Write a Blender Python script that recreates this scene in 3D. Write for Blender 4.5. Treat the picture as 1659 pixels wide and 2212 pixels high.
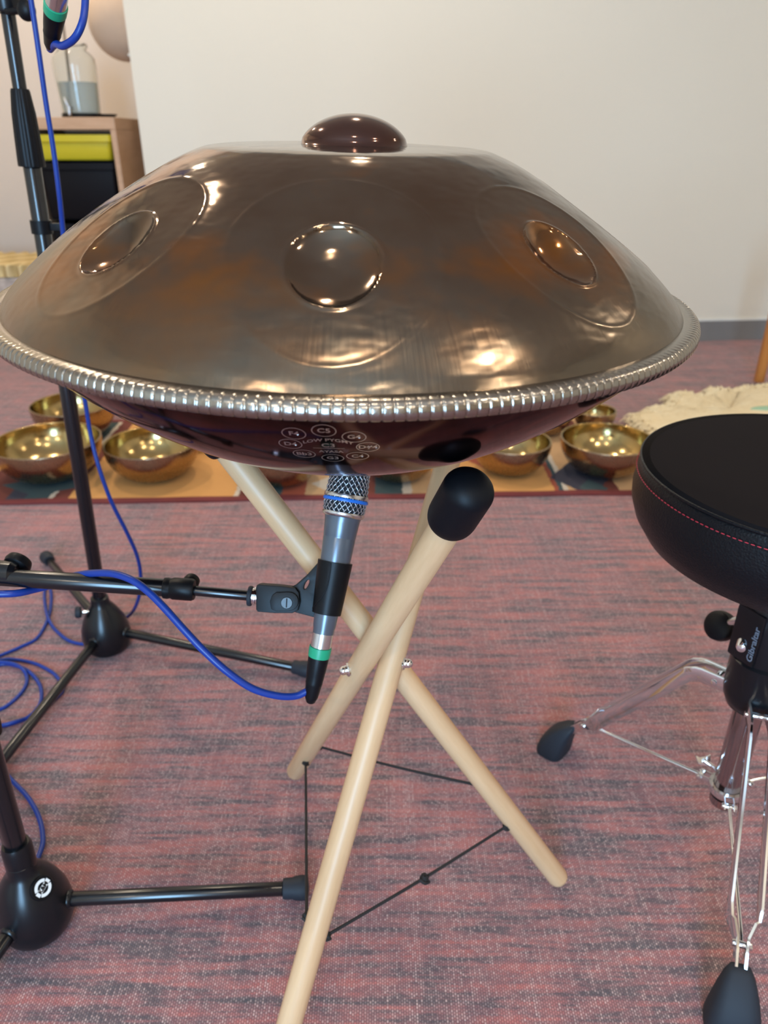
import bpy, bmesh, math, random
import numpy as np
from mathutils import Vector, Matrix
random.seed(4)
rng = np.random.default_rng(4)
PI = math.pi
sc = bpy.context.scene
for o in list(bpy.data.objects): bpy.data.objects.remove(o)
col = sc.collection

# ------------------------------------------------------------------ camera
HC, FPX, PITCH, W, H = 0.85, 1600.0, 0.465, 1659, 2212
cd = bpy.data.cameras.new('camera'); cam = bpy.data.objects.new('camera', cd); col.objects.link(cam)
cam.location = (0, 0, HC); cam.rotation_euler = (PI/2 - PITCH, 0, 0)
cd.sensor_fit = 'VERTICAL'; cd.sensor_height = 36; cd.lens = FPX/H*36
cd.clip_start = 0.02; cd.clip_end = 60
cd.dof.use_dof = True; cd.dof.focus_distance = 0.55; cd.dof.aperture_fstop = 8.5
sc.camera = cam

# ------------------------------------------------------------------ view / world
sc.view_settings.view_transform = 'Standard'; sc.view_settings.look = 'None'
sc.view_settings.gamma = 1; sc.view_settings.use_curve_mapping = False
sc.view_settings.exposure = -0.02
wd = bpy.data.worlds.new('world'); sc.world = wd; wd.use_nodes = True
wd.node_tree.nodes['Background'].inputs[0].default_value = (0.55, 0.75, 1.0, 1)
wd.node_tree.nodes['Background'].inputs[1].default_value = 0.6

# ------------------------------------------------------------------ room lamps (lights)
CEIL = 2.7
def area(name, loc, rot, sx, sy, power, color, shape='RECTANGLE'):  # noqa
    l = bpy.data.lights.new(name, 'AREA'); l.shape = shape; l.size = sx; l.size_y = sy
    l.energy = power; l.color = color
    o = bpy.data.objects.new(name, l); o.location = loc; o.rotation_euler = rot; col.objects.link(o); return o
WARM = (1.0, 0.84, 0.64)
DOWN = [(0.0, 2.45), (-1.25, 2.03), (1.31, 0.0), (2.7, 2.0), (-1.1, -1.9), (0.7, -1.9), (2.5, -1.2), (-1.6, 3.6), (0.05, -0.05)]  # the lamp over the recess is added to brighten that corner
for (lx, ly) in DOWN:
    area('downlight_glow', (lx, ly, CEIL-0.03), (0, 0, 0), 0.09, 0.09, (8.0 if abs(ly) < .1 and lx < 1 else 15.5) if lx < 1 else 12.0, WARM, 'DISK')
# daylight entering by the glazed door behind the photographer
area('window_daylight', (-0.45, -2.52, 1.15), (PI/2, 0, 0), 0.8, 1.8, 135, (0.36, 0.66, 1.0))

# ------------------------------------------------------------------ projection helpers (photo pixel -> point in the room)
cP, sP = math.cos(PITCH), math.sin(PITCH)
def ray(px, py):
    u = (px - W/2)/FPX; v = -(py - H/2)/FPX
    return Vector((u, cP + v*sP, -sP + v*cP))
CAM = Vector((0, 0, HC))
def atd(px, py, d): return CAM + ray(px, py)*d
def atz(px, py, z): r = ray(px, py); return CAM + r*((z - HC)/r.z)
def aty(px, py, y): r = ray(px, py); return CAM + r*(y/r.y)

# ------------------------------------------------------------------ object helpers
def tag(o, label=None, cat=None, group=None, kind=None):
    if label: o['label'] = label
    if cat: o['category'] = cat
    if group: o['group'] = group
    if kind: o['kind'] = kind
    return o
def empty(name, loc, label, cat, group=None):
    o = bpy.data.objects.new(name, None); o.empty_display_size = 0.05; o.location = loc
    col.objects.link(o); return tag(o, label, cat, group)
def mesh(name, V, Fc, mat, parent=None, smooth=True, sharp=None):
    """V in world coordinates; the object is placed so that its origin is the parent's."""
    me = bpy.data.meshes.new(name)
    off = Vector((0, 0, 0))
    p = parent
    while p is not None: off += p.location; p = p.parent
    me.from_pydata([tuple(Vector(v) - off) for v in V], [], [tuple(f) for f in Fc])
    me.validate(); me.update()
    if mat is not None: me.materials.append(mat)
    if smooth:
        me.polygons.foreach_set('use_smooth', [True]*len(me.polygons))
        if sharp: me.set_sharp_from_angle(angle=math.radians(sharp))
    o = bpy.data.objects.new(name, me); col.objects.link(o)
    if parent is not None: o.parent = parent
    return o
class MB:
    def __init__(s): s.V = []; s.F = []
    def add(s, V, Fc):
        k = len(s.V); s.V += [Vector(v) for v in V]; s.F += [tuple(i + k for i in f) for f in Fc]; return s
    def build(s, name, mat, parent=None, smooth=True, sharp=40):
        return mesh(name, s.V, s.F, mat, parent, smooth, sharp)
def basis(d, hint=None):
    d = Vector(d).normalized()
    h = Vector(hint) if hint is not None else (Vector((0, 0, 1)) if abs(d.z) < 0.9 else Vector((1, 0, 0)))
    a = h.cross(d).normalized(); b = d.cross(a).normalized(); return a, b, d
def lathe(prof, o, d, n=48, hint=None, a0=0, a1=2*PI):
    """prof: (radius, height) along axis d from origin o."""
    a, b, d = basis(d, hint); o = Vector(o); V = []; Fc = []; full = abs(a1 - a0 - 2*PI) < 1e-6
    m = n if full else n + 1
    for (r, h) in prof:
        for i in range(m):
            t = a0 + (a1 - a0)*i/n
            V.append(o + d*h + (a*math.cos(t) + b*math.sin(t))*r)
    for k in range(len(prof)-1):
        for i in range(n):
            j = (i+1) % m if full else i+1
            Fc.append((k*m+i, k*m+j, (k+1)*m+j, (k+1)*m+i))
    if full:
        if prof[0][0] > 1e-6: Fc.append(tuple(range(m-1, -1, -1)))
        if prof[-1][0] > 1e-6: Fc.append(tuple(range((len(prof)-1)*m, len(prof)*m)))
    return V, Fc
def spline(P, n=10, closed=False):
    P = [Vector(p) for p in P]; out = []
    N = len(P)
    rngk = range(N) if closed else range(N-1)
    for i in rngk:
        if closed: p0, p1, p2, p3 = P[i-1], P[i], P[(i+1) % N], P[(i+2) % N]
        else: p0, p1, p2, p3 = P[max(i-1, 0)], P[i], P[i+1], P[min(i+2, N-1)]
        for k in range(n):
            t = k/n
            out.append(0.5*((2*p1) + (p2-p0)*t + (2*p0-5*p1+4*p2-p3)*t*t + (3*p1-p0-3*p2+p3)*t**3))
    if not closed: out.append(P[-1])
    return out
def tube(P, r, n=14, closed=False, caps=True):
    P = [Vector(p) for p in P]; N = len(P)
    R = r if hasattr(r, '__len__') else [r]*N
    T = []
    for i in range(N):
        if closed: t = P[(i+1) % N]-P[i-1]
        else: t = P[min(i+1, N-1)]-P[max(i-1, 0)]
        T.append(t.normalized())
    a, b, _ = basis(T[0]); V = []; Fc = []
    for i in range(N):
        a = (a - T[i]*a.dot(T[i])).normalized(); b = T[i].cross(a)
        for k in range(n):
            t = 2*PI*k/n; V.append(P[i] + (a*math.cos(t)+b*math.sin(t))*R[i])
    for i in range(N if closed else N-1):
        j = (i+1) % N
        for k in range(n):
            l = (k+1) % n; Fc.append((i*n+k, i*n+l, j*n+l, j*n+k))
    if caps and not closed:
        Fc.append(tuple(range(n-1, -1, -1))); Fc.append(tuple(range((N-1)*n, N*n)))
    return V, Fc
def cyl(p0, p1, r, n=32, bev=None):
    p0, p1 = Vector(p0), Vector(p1); L = (p1-p0).length
    r0, r1 = (r if hasattr(r, '__len__') else (r, r))
    b = min(r0, r1)*0.18 if bev is None else bev
    b = min(b, L*0.3)
    return lathe([(0.0001, 0), (r0-b, 0), (r0-b*0.3, b*0.3), (r0, b), (r1, L-b), (r1-b*0.3, L-b*0.3), (r1-b, L), (0.0001, L)], p0, p1-p0, n)
def prism(poly, o, ax, ay, az, depth, holes=None):
    """poly (x, y) points extruded along az by depth with bevelled look; holes: list of loops (bridged)."""
    bm = bmesh.new()
    o, ax, ay, az = Vector(o), Vector(ax), Vector(ay), Vector(az)
    loops = [poly] + (holes or [])
    edges = []
    for lp in loops:
        vs = [bm.verts.new(o+ax*x+ay*y) for (x, y) in lp]
        for i in range(len(vs)): edges.append(bm.edges.new((vs[i], vs[(i+1) % len(vs)])))
    bmesh.ops.triangle_fill(bm, use_beauty=True, edges=edges)
    faces = list(bm.faces)
    r = bmesh.ops.extrude_face_region(bm, geom=faces)
    bmesh.ops.translate(bm, verts=[g for g in r['geom'] if isinstance(g, bmesh.types.BMVert)], vec=az*depth)
    bmesh.ops.recalc_face_normals(bm, faces=bm.faces)
    es = [e for e in bm.edges if len(e.link_faces) == 2 and e.calc_face_angle(0) > 0.6 and abs((e.verts[0].co-e.verts[1].co).dot(az)) < depth*0.2]
    bmesh.ops.bevel(bm, geom=es, offset=min(depth*0.18, 0.0012), segments=2, affect='EDGES', profile=0.6)
    bm.verts.index_update()
    V = [v.co.copy() for v in bm.verts]; Fc = [[v.index for v in f.verts] for f in bm.faces]; bm.free()
    return V, Fc
def box(c, s, bev=0.004, rz=0.0, seg=2):
    bm = bmesh.new(); bmesh.ops.create_cube(bm, size=1)
    for v in bm.verts: v.co = Vector((v.co.x*s[0], v.co.y*s[1], v.co.z*s[2]))
    if bev > 0: bmesh.ops.bevel(bm, geom=bm.edges, offset=bev, segments=seg, affect='EDGES', profile=0.7)
    M = Matrix.Rotation(rz, 3, 'Z')
    bm.verts.index_update()
    V = [M @ v.co + Vector(c) for v in bm.verts]; Fc = [[v.index for v in f.verts] for f in bm.faces]; bm.free()
    return V, Fc
def ball(c, r, n=24, m=16, sc3=(1, 1, 1)):
    prof = [(r*math.sin(PI*i/m)+1e-5, -r*math.cos(PI*i/m)) for i in range(m+1)]
    V, Fc = lathe(prof, (0, 0, 0), (0, 0, 1), n)
    return [Vector((v.x*sc3[0], v.y*sc3[1], v.z*sc3[2]))+Vector(c) for v in V], Fc
def text_mesh(s, size=1.0, extrude=0.0, bold=0.0):
    cu = bpy.data.curves.new('letters', 'FONT'); cu.body = s; cu.size = size; cu.align_x = 'CENTER'; cu.align_y = 'CENTER'
    cu.offset = bold; cu.extrude = extrude; cu.resolution_u = 4
    o = bpy.data.objects.new('letters', cu); col.objects.link(o)
    dg = bpy.context.evaluated_depsgraph_get(); me = bpy.data.meshes.new_from_object(o.evaluated_get(dg))
    V = [v.co.copy() for v in me.vertices]; Fc = [list(p.vertices) for p in me.polygons]
    bpy.data.objects.remove(o); bpy.data.curves.remove(cu); bpy.data.meshes.remove(me)
    return V, Fc
def xy_arr(V): return [(v.x, v.y) for v in V]

# ------------------------------------------------------------------ materials
class NT:
    def __init__(s, name):
        s.m = bpy.data.materials.new(name); s.m.use_nodes = True; s.t = s.m.node_tree; s.b = s.t.nodes['Principled BSDF']
    def n(s, ty, **k):
        x = s.t.nodes.new(ty)
        for a, v in k.items():
            if a.startswith('i_'):
                key = a[2:]; key = int(key) if key.isdigit() else key.replace('_', ' ')
                x.inputs[key].default_value = v
            else: setattr(x, a, v)
        return x
    def l(s, a, b): s.t.links.new(a, b)
    def pos(s, scale=(1, 1, 1), rot=(0, 0, 0)):
        g = s.n('ShaderNodeNewGeometry'); mp = s.n('ShaderNodeMapping'); mp.inputs['Scale'].default_value = scale; mp.inputs['Rotation'].default_value = rot
        s.l(g.outputs['Position'], mp.inputs['Vector']); return mp.outputs['Vector']
    def noise(s, vec, scale, detail=3, rough=0.5):
        x = s.n('ShaderNodeTexNoise'); x.inputs['Scale'].default_value = scale; x.inputs['Detail'].default_value = detail; x.inputs['Roughness'].default_value = rough
        s.l(vec, x.inputs['Vector']); return x.outputs['Fac']
    def ramp(s, fac, stops, interp='LINEAR'):
        r = s.n('ShaderNodeValToRGB'); r.color_ramp.interpolation = interp
        e = r.color_ramp.elements
        while len(e) > 1: e.remove(e[-1])
        e[0].position = stops[0][0]; e[0].color = (*stops[0][1], 1) if len(stops[0][1]) == 3 else stops[0][1]
        for p, c in stops[1:]:
            q = e.new(p); q.color = (*c, 1)
        s.l(fac, r.inputs[0]); return r.outputs[0]
    def mix(s, fac, a, b, mode='MIX'):
        x = s.n('ShaderNodeMix', data_type='RGBA', blend_type=mode)
        for inp, v in ((x.inputs[0], fac), (x.inputs[6], a), (x.inputs[7], b)):
            if hasattr(v, 'is_output'): s.l(v, inp)
            elif isinstance(v, (int, float)): inp.default_value = v
            else: inp.default_value = (*v, 1)
        return x.outputs[2]
    def math(s, op, a, b=0.0, c=0.0):
        x = s.n('ShaderNodeMath', operation=op)
        for i, v in enumerate((a, b, c)):
            if hasattr(v, 'is_output'): s.l(v, x.inputs[i])
            else: x.inputs[i].default_value = v
        return x.outputs[0]
    def bump(s, h, strength=0.3, dist=0.001):
        b = s.n('ShaderNodeBump'); b.inputs['Strength'].default_value = strength; b.inputs['Distance'].default_value = dist
        s.l(h, b.inputs['Height']); s.l(b.outputs[0], s.b.inputs['Normal'])
    def set(s, **k):
        for a, v in k.items():
            key = a.replace('_', ' ')
            if hasattr(v, 'is_output'): s.l(v, s.b.inputs[key])
            else: s.b.inputs[key].default_value = (*v, 1) if isinstance(v, tuple) and len(v) == 3 else v
        return s
def plain(name, c, rough=0.5, metal=0.0, vary=0.0, bumps=0.0, bscale=300, spec=0.5, **k):
    t = NT(name); t.set(Base_Color=c, Roughness=rough, Metallic=metal); t.b.inputs['Specular IOR Level'].default_value = spec
    if vary:
        f = t.noise(t.pos(), 18, 4); t.set(Base_Color=t.mix(f, tuple(x*(1-vary) for x in c), tuple(min(1, x*(1+vary)) for x in c)))
    if bumps: t.bump(t.noise(t.pos(), bscale, 3), bumps, 0.0006)
    t.set(**k); return t.m

M = {}
M['black_paint'] = plain('black_powder_coat', (0.004, 0.005, 0.007), 0.28, 0.0, bumps=0.05, bscale=900, spec=0.42)
M['black_tube'] = plain('black_gloss_tube', (0.003, 0.004, 0.006), 0.22, 0.0, spec=0.65)
M['black_plastic'] = plain('black_plastic', (0.003, 0.0035, 0.005), 0.42, bumps=0.08, bscale=1200, spec=0.22)
M['rubber'] = plain('grey_rubber', (0.018, 0.022, 0.030), 0.6, spec=0.3)
M['pad_rubber'] = plain('black_rubber', (0.002, 0.003, 0.005), 0.5, bumps=0.05, bscale=700, spec=0.22)
M['chrome'] = plain('chrome', (0.82, 0.83, 0.84), 0.09, 1.0)
M['steel'] = plain('brushed_steel', (0.65, 0.66, 0.68), 0.25, 1.0)
M['cable'] = plain('blue_cable', (0.006, 0.036, 0.25), 0.35, spec=0.4)
M['green'] = plain('green_ring', (0.01, 0.32, 0.16), 0.4)
M['white_print'] = plain('white_print', (0.85, 0.88, 0.88), 0.5)
M['grey_print'] = plain('grey_print', (0.16, 0.19, 0.24), 0.6)
M['cord'] = plain('black_cord', (0.015, 0.013, 0.013), 0.8, bumps=0.4, bscale=1500)
M['white_paint'] = plain('white_frame_paint', (0.75, 0.74, 0.70), 0.4)
M['ceiling'] = plain('ceiling_paint', (0.80, 0.77, 0.70), 0.9)
# walls
def wallmat(name, c):
    t = NT(name); f = t.noise(t.pos(), 2.2, 4); t.set(Base_Color=t.mix(f, tuple(x*0.97 for x in c), c), Roughness=0.75)
    t.bump(t.noise(t.pos(), 120, 4), 0.10, 0.0015); return t.m
M['wall'] = wallmat('cream_wall_paint', (0.76, 0.715, 0.61))
M['wall_in'] = wallmat('pinkish_recess_paint', (0.78, 0.68, 0.60))
M['base'] = plain('grey_skirting', (0.20, 0.195, 0.19), 0.6, vary=0.06)
# carpet: woven, with long dashes of red, mauve and slate running left to right
def carpet():
    t = NT('woven_carpet')
    v = t.pos()
    def strc(scale, seed=0.0, det=3):
        return t.noise(t.pos(scale, (0, 0, seed)), 1.0, det, 0.6)
    a = strc((5.5, 62, 1)); b = strc((22, 210, 1), 0, 2); c = strc((2.0, 6, 1), 0, 2); d = strc((46, 7, 1), 0, 2)
    m = t.math('ADD', t.math('MULTIPLY', a, 0.50), t.math('ADD', t.math('MULTIPLY', b, 0.26), t.math('ADD', t.math('MULTIPLY', c, 0.14), t.math('MULTIPLY', d, 0.10))))
    base = t.ramp(m, [(0.36, (0.075, 0.080, 0.098)), (0.445, (0.125, 0.095, 0.112)), (0.485, (0.235, 0.125, 0.142)), (0.53, (0.315, 0.140, 0.150)), (0.575, (0.42, 0.145, 0.145)), (0.68, (0.40, 0.20, 0.19))])
    sx = t.n('ShaderNodeSeparateXYZ'); t.l(v, sx.inputs[0])
    TX_, TY_ = 0.0027, 0.0036
    gx = t.math('DIVIDE', sx.outputs[0], TX_)
    gy = t.math('DIVIDE', t.math('ADD', sx.outputs[1], t.math('MULTIPLY', t.math('MODULO', t.math('FLOOR', t.math('ADD', gx, 4000.0)), 2.0), TY_*0.5)), TY_)
    cb = t.n('ShaderNodeCombineXYZ'); t.l(t.math('FLOOR', gx), cb.inputs[0]); t.l(t.math('FLOOR', gy), cb.inputs[1])
    wn = t.n('ShaderNodeTexWhiteNoise', noise_dimensions='2D'); t.l(cb.outputs[0], wn.inputs['Vector'])
    rnd = wn.outputs['Value']
    cb2 = t.n('ShaderNodeCombineXYZ'); t.l(t.math('FLOOR', gx), cb2.inputs[0])
    wn2 = t.n('ShaderNodeTexWhiteNoise', noise_dimensions='2D'); t.l(cb2.outputs[0], wn2.inputs['Vector'])
    fx = t.math('FRACT', gx); fy = t.math('FRACT', gy)
    px_ = t.math('SUBTRACT', 1.0, t.math('POWER', t.math('ABSOLUTE', t.math('MULTIPLY_ADD', fx, 2.0, -1.0)), 2.0))
    py_ = t.math('SUBTRACT', 1.0, t.math('POWER', t.math('ABSOLUTE', t.math('MULTIPLY_ADD', fy, 2.0, -1.0)), 3.0))
    cell = t.math('MULTIPLY', px_, py_)
    # random light stitches and lighter warp threads
    light = t.math('MULTIPLY', t.math('MULTIPLY', cell, t.math('MULTIPLY_ADD', wn2.outputs['Value'], 0.5, 0.25)), t.math('POWER', rnd, 1.6))
    colr = t.mix(light, base, (0.62, 0.47, 0.47))
    dark = t.math('MULTIPLY', t.math('SUBTRACT', 1.0, cell), 0.62)
    colr = t.mix(dark, colr, (0.062, 0.042, 0.050)); colr = t.mix(1.0, colr, (1.22, 1.20, 1.16), 'MULTIPLY')
    t.set(Base_Color=colr, Roughness=0.9); t.b.inputs['Specular IOR Level'].default_value = 0.12
    t.b.inputs['Sheen Weight'].default_value = 0.3; t.b.inputs['Sheen Roughness'].default_value = 0.5; t.b.inputs['Sheen Tint'].default_value = (1, 0.82, 0.8, 1)
    t.bump(cell, 0.5, 0.0010)
    return t.m
M['carpet'] = carpet()
# steel of the handpan: heat-tinted bronze, brushed lightly
def panmat(name, c1, c2, c3, rough, tint_scale, brushed=True):
    t = NT(name)
    n1 = t.noise(t.pos((1, 1, 1.5)), tint_scale, 4, 0.6)
    colr = t.ramp(n1, [(0.36, c1), (0.50, c2), (0.66, c3)])
    tc = t.n('ShaderNodeTexCoord')
    g = t.n('ShaderNodeSeparateXYZ'); t.l(tc.outputs['Object'], g.inputs[0])
    ang = t.math('ARCTAN2', g.outputs[1], g.outputs[0])
    rad = t.math('POWER', t.math('ADD', t.math('MULTIPLY', g.outputs[0], g.outputs[0]), t.math('MULTIPLY', g.outputs[1], g.outputs[1])), 0.5)
    cb = t.n('ShaderNodeCombineXYZ'); t.l(t.math('MULTIPLY', ang, 90.0), cb.inputs[0]); t.l(t.math('MULTIPLY', rad, 10.0), cb.inputs[1])
    sc1 = t.noise(cb.outputs[0], 1.6, 3, 0.7)
    edge = t.n('ShaderNodeMapRange'); t.l(rad, edge.inputs[0]); edge.inputs[1].default_value = 0.205; edge.inputs[2].default_value = 0.245; edge.inputs[3].default_value = 0.0; edge.inputs[4].default_value = 1.0
    n2 = t.noise(t.pos((1, 1, 1)), 9, 4, 0.6)
    r = t.math('MULTIPLY_ADD', n2, 0.08, rough)
    wav = t.noise(t.pos((14, 14, 34)), 1.0, 3, 0.55)
    if brushed:
        r = t.math('ADD', r, t.math('MULTIPLY', t.math('MULTIPLY', edge.outputs[0], sc1), 0.22))
        colr = t.mix(t.math('MULTIPLY', edge.outputs[0], 0.55), colr, (0.20, 0.17, 0.13))
        bm_ = t.math('ADD', t.math('MULTIPLY', t.noise(t.pos((260, 260, 260)), 1.0, 2), 0.35), t.math('MULTIPLY', t.math('MULTIPLY', edge.outputs[0], sc1), 1.2))
        bp_ = t.n('ShaderNodeBump'); bp_.inputs['Strength'].default_value = 0.35; bp_.inputs['Distance'].default_value = 0.006; t.l(wav, bp_.inputs['Height']); t.bump(bm_, 0.05, 0.0002); t.l(bp_.outputs[0], [x for x in t.t.nodes if x.type == 'BUMP' and x != bp_][0].inputs['Normal'])
    t.set(Base_Color=colr, Metallic=1.0, Roughness=r)
    return t.m
M['pan_top'] = panmat('bronze_tinted_steel', (0.135, 0.086, 0.056), (0.160, 0.115, 0.083), (0.31, 0.125, 0.035), 0.06, 7.5)
M['pan_ding'] = panmat('dark_brown_polished_steel', (0.11, 0.058, 0.046), (0.13, 0.07, 0.058), (0.16, 0.09, 0.065), 0.05, 5, False)
M['pan_bottom'] = panmat('dark_plum_polished_steel', (0.048, 0.030, 0.029), (0.062, 0.038, 0.037), (0.085, 0.056, 0.048), 0.05, 3.5, False)
M['pan_bottom'].node_tree.nodes['Principled BSDF'].inputs['Specular Tint'].default_value = (0.66, 0.56, 0.57, 1)
M['trim'] = plain('silver_rope_trim', (0.34, 0.31, 0.27), 0.22, 1.0, bumps=0.25, bscale=500)
M['engraving'] = plain('silver_engraving', (0.62, 0.58, 0.55), 0.3, 1.0)
# wood
def wood(name, c1, c2, rough=0.45, axis_scale=(60, 60, 6), knots=0.0):
    t = NT(name)
    tc = t.n('ShaderNodeTexCoord'); mp = t.n('ShaderNodeMapping'); t.l(tc.outputs['Object'], mp.inputs[0]); mp.inputs['Scale'].default_value = axis_scale
    a = t.noise(mp.outputs[0], 1.0, 5, 0.65); 
    w = t.n('ShaderNodeTexNoise'); w.inputs['Scale'].default_value = 0.35; t.l(mp.outputs[0], w.inputs['Vector'])
    f = t.math('ADD', t.math('MULTIPLY', a, 0.7), t.math('MULTIPLY', w.outputs['Fac'], 0.3))
    colr = t.ramp(f, [(0.32, c1), (0.66, c2)])
    t.set(Base_Color=colr, Roughness=rough); t.bump(a, 0.08, 0.0005); return t.m
M['beech'] = wood('pale_beech', (0.60, 0.36, 0.185), (0.74, 0.49, 0.28), 0.42)
M['pine'] = wood('shelf_wood', (0.52, 0.32, 0.19), (0.62, 0.40, 0.26), 0.6, (8, 8, 40))
M['redwood'] = wood('orange_brown_wood', (0.36, 0.13, 0.03), (0.50, 0.20, 0.05), 0.3)
# brass bowls
def brass(name, c1, c2, rough):
    t = NT(name); n1 = t.noise(t.pos(), 14, 4, 0.6); t.set(Base_Color=t.mix(n1, c1, c2), Metallic=1.0, Roughness=t.math('MULTIPLY_ADD', t.noise(t.pos(), 60, 3), 0.14, rough))
    v = t.n('ShaderNodeTexVoronoi'); v.inputs['Scale'].default_value = 70; t.l(t.pos(), v.inputs['Vector']); t.bump(v.outputs['Distance'], 0.05 if rough < .15 else 0.02, 0.002); return t.m
M['brass_in'] = brass('polished_brass', (0.36, 0.24, 0.085), (0.50, 0.38, 0.19), 0.10)
M['brass_out'] = brass('satin_bronze', (0.34, 0.25, 0.16), (0.42, 0.31, 0.20), 0.20)
M['leather'] = None
t = NT('black_leather'); v = t.n('ShaderNodeTexVoronoi'); v.inputs['Scale'].default_value = 420; t.l(t.pos(), v.inputs['Vector'])
t.set(Base_Color=(0.003, 0.004, 0.006), Roughness=0.42); t.b.inputs['Specular IOR Level'].default_value = 0.3; t.bump(v.outputs['Distance'], 0.30, 0.0012); M['leather'] = t.m
t = NT('black_seat_cloth'); t.set(Base_Color=(0.009, 0.007, 0.008), Roughness=0.9); t.bump(t.noise(t.pos(), 1400, 2), 0.3, 0.0004); t.b.inputs['Specular IOR Level'].default_value = 0.1
M['seat_top'] = t.m
M['red_thread'] = plain('red_thread', (0.45, 0.03, 0.05), 0.6)
M['yellow'] = plain('yellow_plastic', (0.62, 0.52, 0.02), 0.4, vary=0.05)
M['dark_tray'] = plain('charcoal_plastic', (0.004, 0.004, 0.006), 0.5, spec=0.2)
M['cloth_white'] = plain('white_cloth', (0.72, 0.66, 0.64), 0.9, vary=0.04)
M['paper'] = plain('beige_paper', (0.60, 0.45, 0.34), 0.85, vary=0.05)
M['mic_grey'] = plain('blue_grey_mic_paint', (0.13, 0.155, 0.19), 0.30, 0.6)
M['mesh_steel'] = plain('grille_wire', (0.62, 0.63, 0.66), 0.28, 0.9)
M['mesh_core'] = plain('dark_foam', (0.015, 0.016, 0.02), 0.9)
M['blue_band'] = plain('blue_band', (0.01, 0.16, 0.62), 0.4)
M['grey_dial'] = plain('clip_screw', (0.03, 0.032, 0.036), 0.35)
def glassmat(name, c, rough=0.0, tr=0.8, ior=1.45):
    t = NT(name); t.set(Base_Color=c, Roughness=rough); t.b.inputs['Transmission Weight'].default_value = tr; t.b.inputs['IOR'].default_value = ior; return t.m
M['glass'] = glassmat('jar_glass', (0.93, 0.96, 0.95), 0.02, 1.0, 1.3)
M['water'] = glassmat('cloudy_water', (0.72, 0.80, 0.80), 0.15, 0.55, 1.33)
t = NT('ribbed_yellow_blanket'); w = t.n('ShaderNodeTexWave'); w.inputs['Scale'].default_value = 7.0; w.inputs['Distortion'].default_value = 1.5; w.inputs['Detail Scale'].default_value = 2.0
t.l(t.pos((1, 0.6, 1), (0, 0, 0.5)), w.inputs['Vector']); t.set(Base_Color=t.mix(w.outputs['Fac'], (0.55, 0.40, 0.17), (0.80, 0.64, 0.34)), Roughness=0.9); t.bump(w.outputs['Fac'], 0.8, 0.012); M['blanket'] = t.m
t = NT('grey_white_weave'); v = t.n('ShaderNodeTexVoronoi'); v.inputs['Scale'].default_value = 32; t.l(t.pos(), v.inputs['Vector']); t.set(Base_Color=t.mix(v.outputs['Distance'], (0.66, 0.58, 0.52), (0.36, 0.31, 0.28)), Roughness=0.95); M['weave'] = t.m
t = NT('cream_fleece'); f = t.noise(t.pos(), 14, 5, 0.6)
gn = t.n('ShaderNodeTexNoise'); gn.inputs['Scale'].default_value = 5.5; t.l(t.pos(), gn.inputs['Vector'])
t.set(Base_Color=t.mix(f, (0.72, 0.56, 0.32), (0.90, 0.80, 0.58)), Roughness=0.95); t.bump(t.noise(t.pos(), 120, 4), 0.7, 0.006); M['fleece'] = t.m
M['mint'] = plain('mint_green_patch', (0.33, 0.52, 0.36), 0.9)
# kilim
def kilim():
    t = NT('striped_kilim')
    g = t.n('ShaderNodeNewGeometry'); s = t.n('ShaderNodeSeparateXYZ'); t.l(g.outputs['Position'], s.inputs[0])
    x, y = s.outputs[0], s.outputs[1]
    zig = t.math('PINGPONG', t.math('ADD', y, 0.02), 0.10)
    edge_n = t.math('MULTIPLY', t.math('SUBTRACT', t.noise(t.pos((1, 1, 1)), 70, 2), 0.5), 0.012)
    xs = t.math('ADD', x, edge_n)
    fac = t.math('MULTIPLY', t.math('ADD', xs, 1.5), 1/3.2)
    def X(px): return ((px - 829)/1600*2.0 + 1.5)/3.2
    OR, OR2, RED, MAR, TEAL, NAVY, WH = (0.66, 0.33, 0.10), (0.58, 0.36, 0.18), (0.34, 0.07, 0.035), (0.13, 0.025, 0.02), (0.015, 0.07, 0.085), (0.012, 0.03, 0.06), (0.62, 0.55, 0.45)
    stops = [(0.0, OR), (X(-60), MAR), (X(20), NAVY), (X(60), TEAL), (X(118), WH), (X(128), MAR), (X(158), OR), (X(508), WH), (X(518), MAR), (X(560), TEAL), (X(600), RED), (X(655), OR2), (X(700), OR), (X(770), MAR), (X(800), TEAL), (X(868), WH), (X(884), OR2), (X(930), OR), (X(1190), RED), (X(1208), TEAL), (X(1216), WH), (X(1224), OR2), (X(1290), NAVY), (X(1302), WH), (X(1308), MAR), (X(1335), OR2), (X(1500), RED), (X(1540), OR)]
    base = t.ramp(fac, stops[:30], 'CONSTANT')
    # stepped dark figures lying between the stripes
    def figure(cx, wid, cy, hy, c):
        nonlocal base
        dx = t.math('DIVIDE', t.math('ABSOLUTE', t.math('SUBTRACT', xs, cx)), wid)
        dy = t.math('DIVIDE', t.math('ABSOLUTE', t.math('SUBTRACT', y, cy)), hy)
        m = t.math('LESS_THAN', t.math('ADD', dx, dy), 1.0)
        base = t.mix(m, base, c)
    figure(0.55, 0.085, 1.90, 0.12, NAVY); figure(0.57, 0.04, 1.83, 0.06, TEAL); figure(-0.93, 0.12, 1.85, 0.07, TEAL)
    figure(0.30, 0.07, 2.05, 0.1, RED); figure(-0.45, 0.06, 2.1, 0.1, RED); figure(-0.15, 0.05, 1.86, 0.05, WH)
    # woven dark red border along the front and back edges is its own part
    n2 = t.noise(t.pos((40, 400, 1)), 1.0, 2)
    base = t.mix(t.math('MULTIPLY', n2, 0.25), base, (0.25, 0.10, 0.05))
    t.set(Base_Color=base, Roughness=0.9); t.bump(n2, 0.3, 0.002); return t.m
M['kilim'] = kilim()
M['kilim_edge'] = plain('maroon_border', (0.16, 0.028, 0.028), 0.9, vary=0.25)

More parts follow.
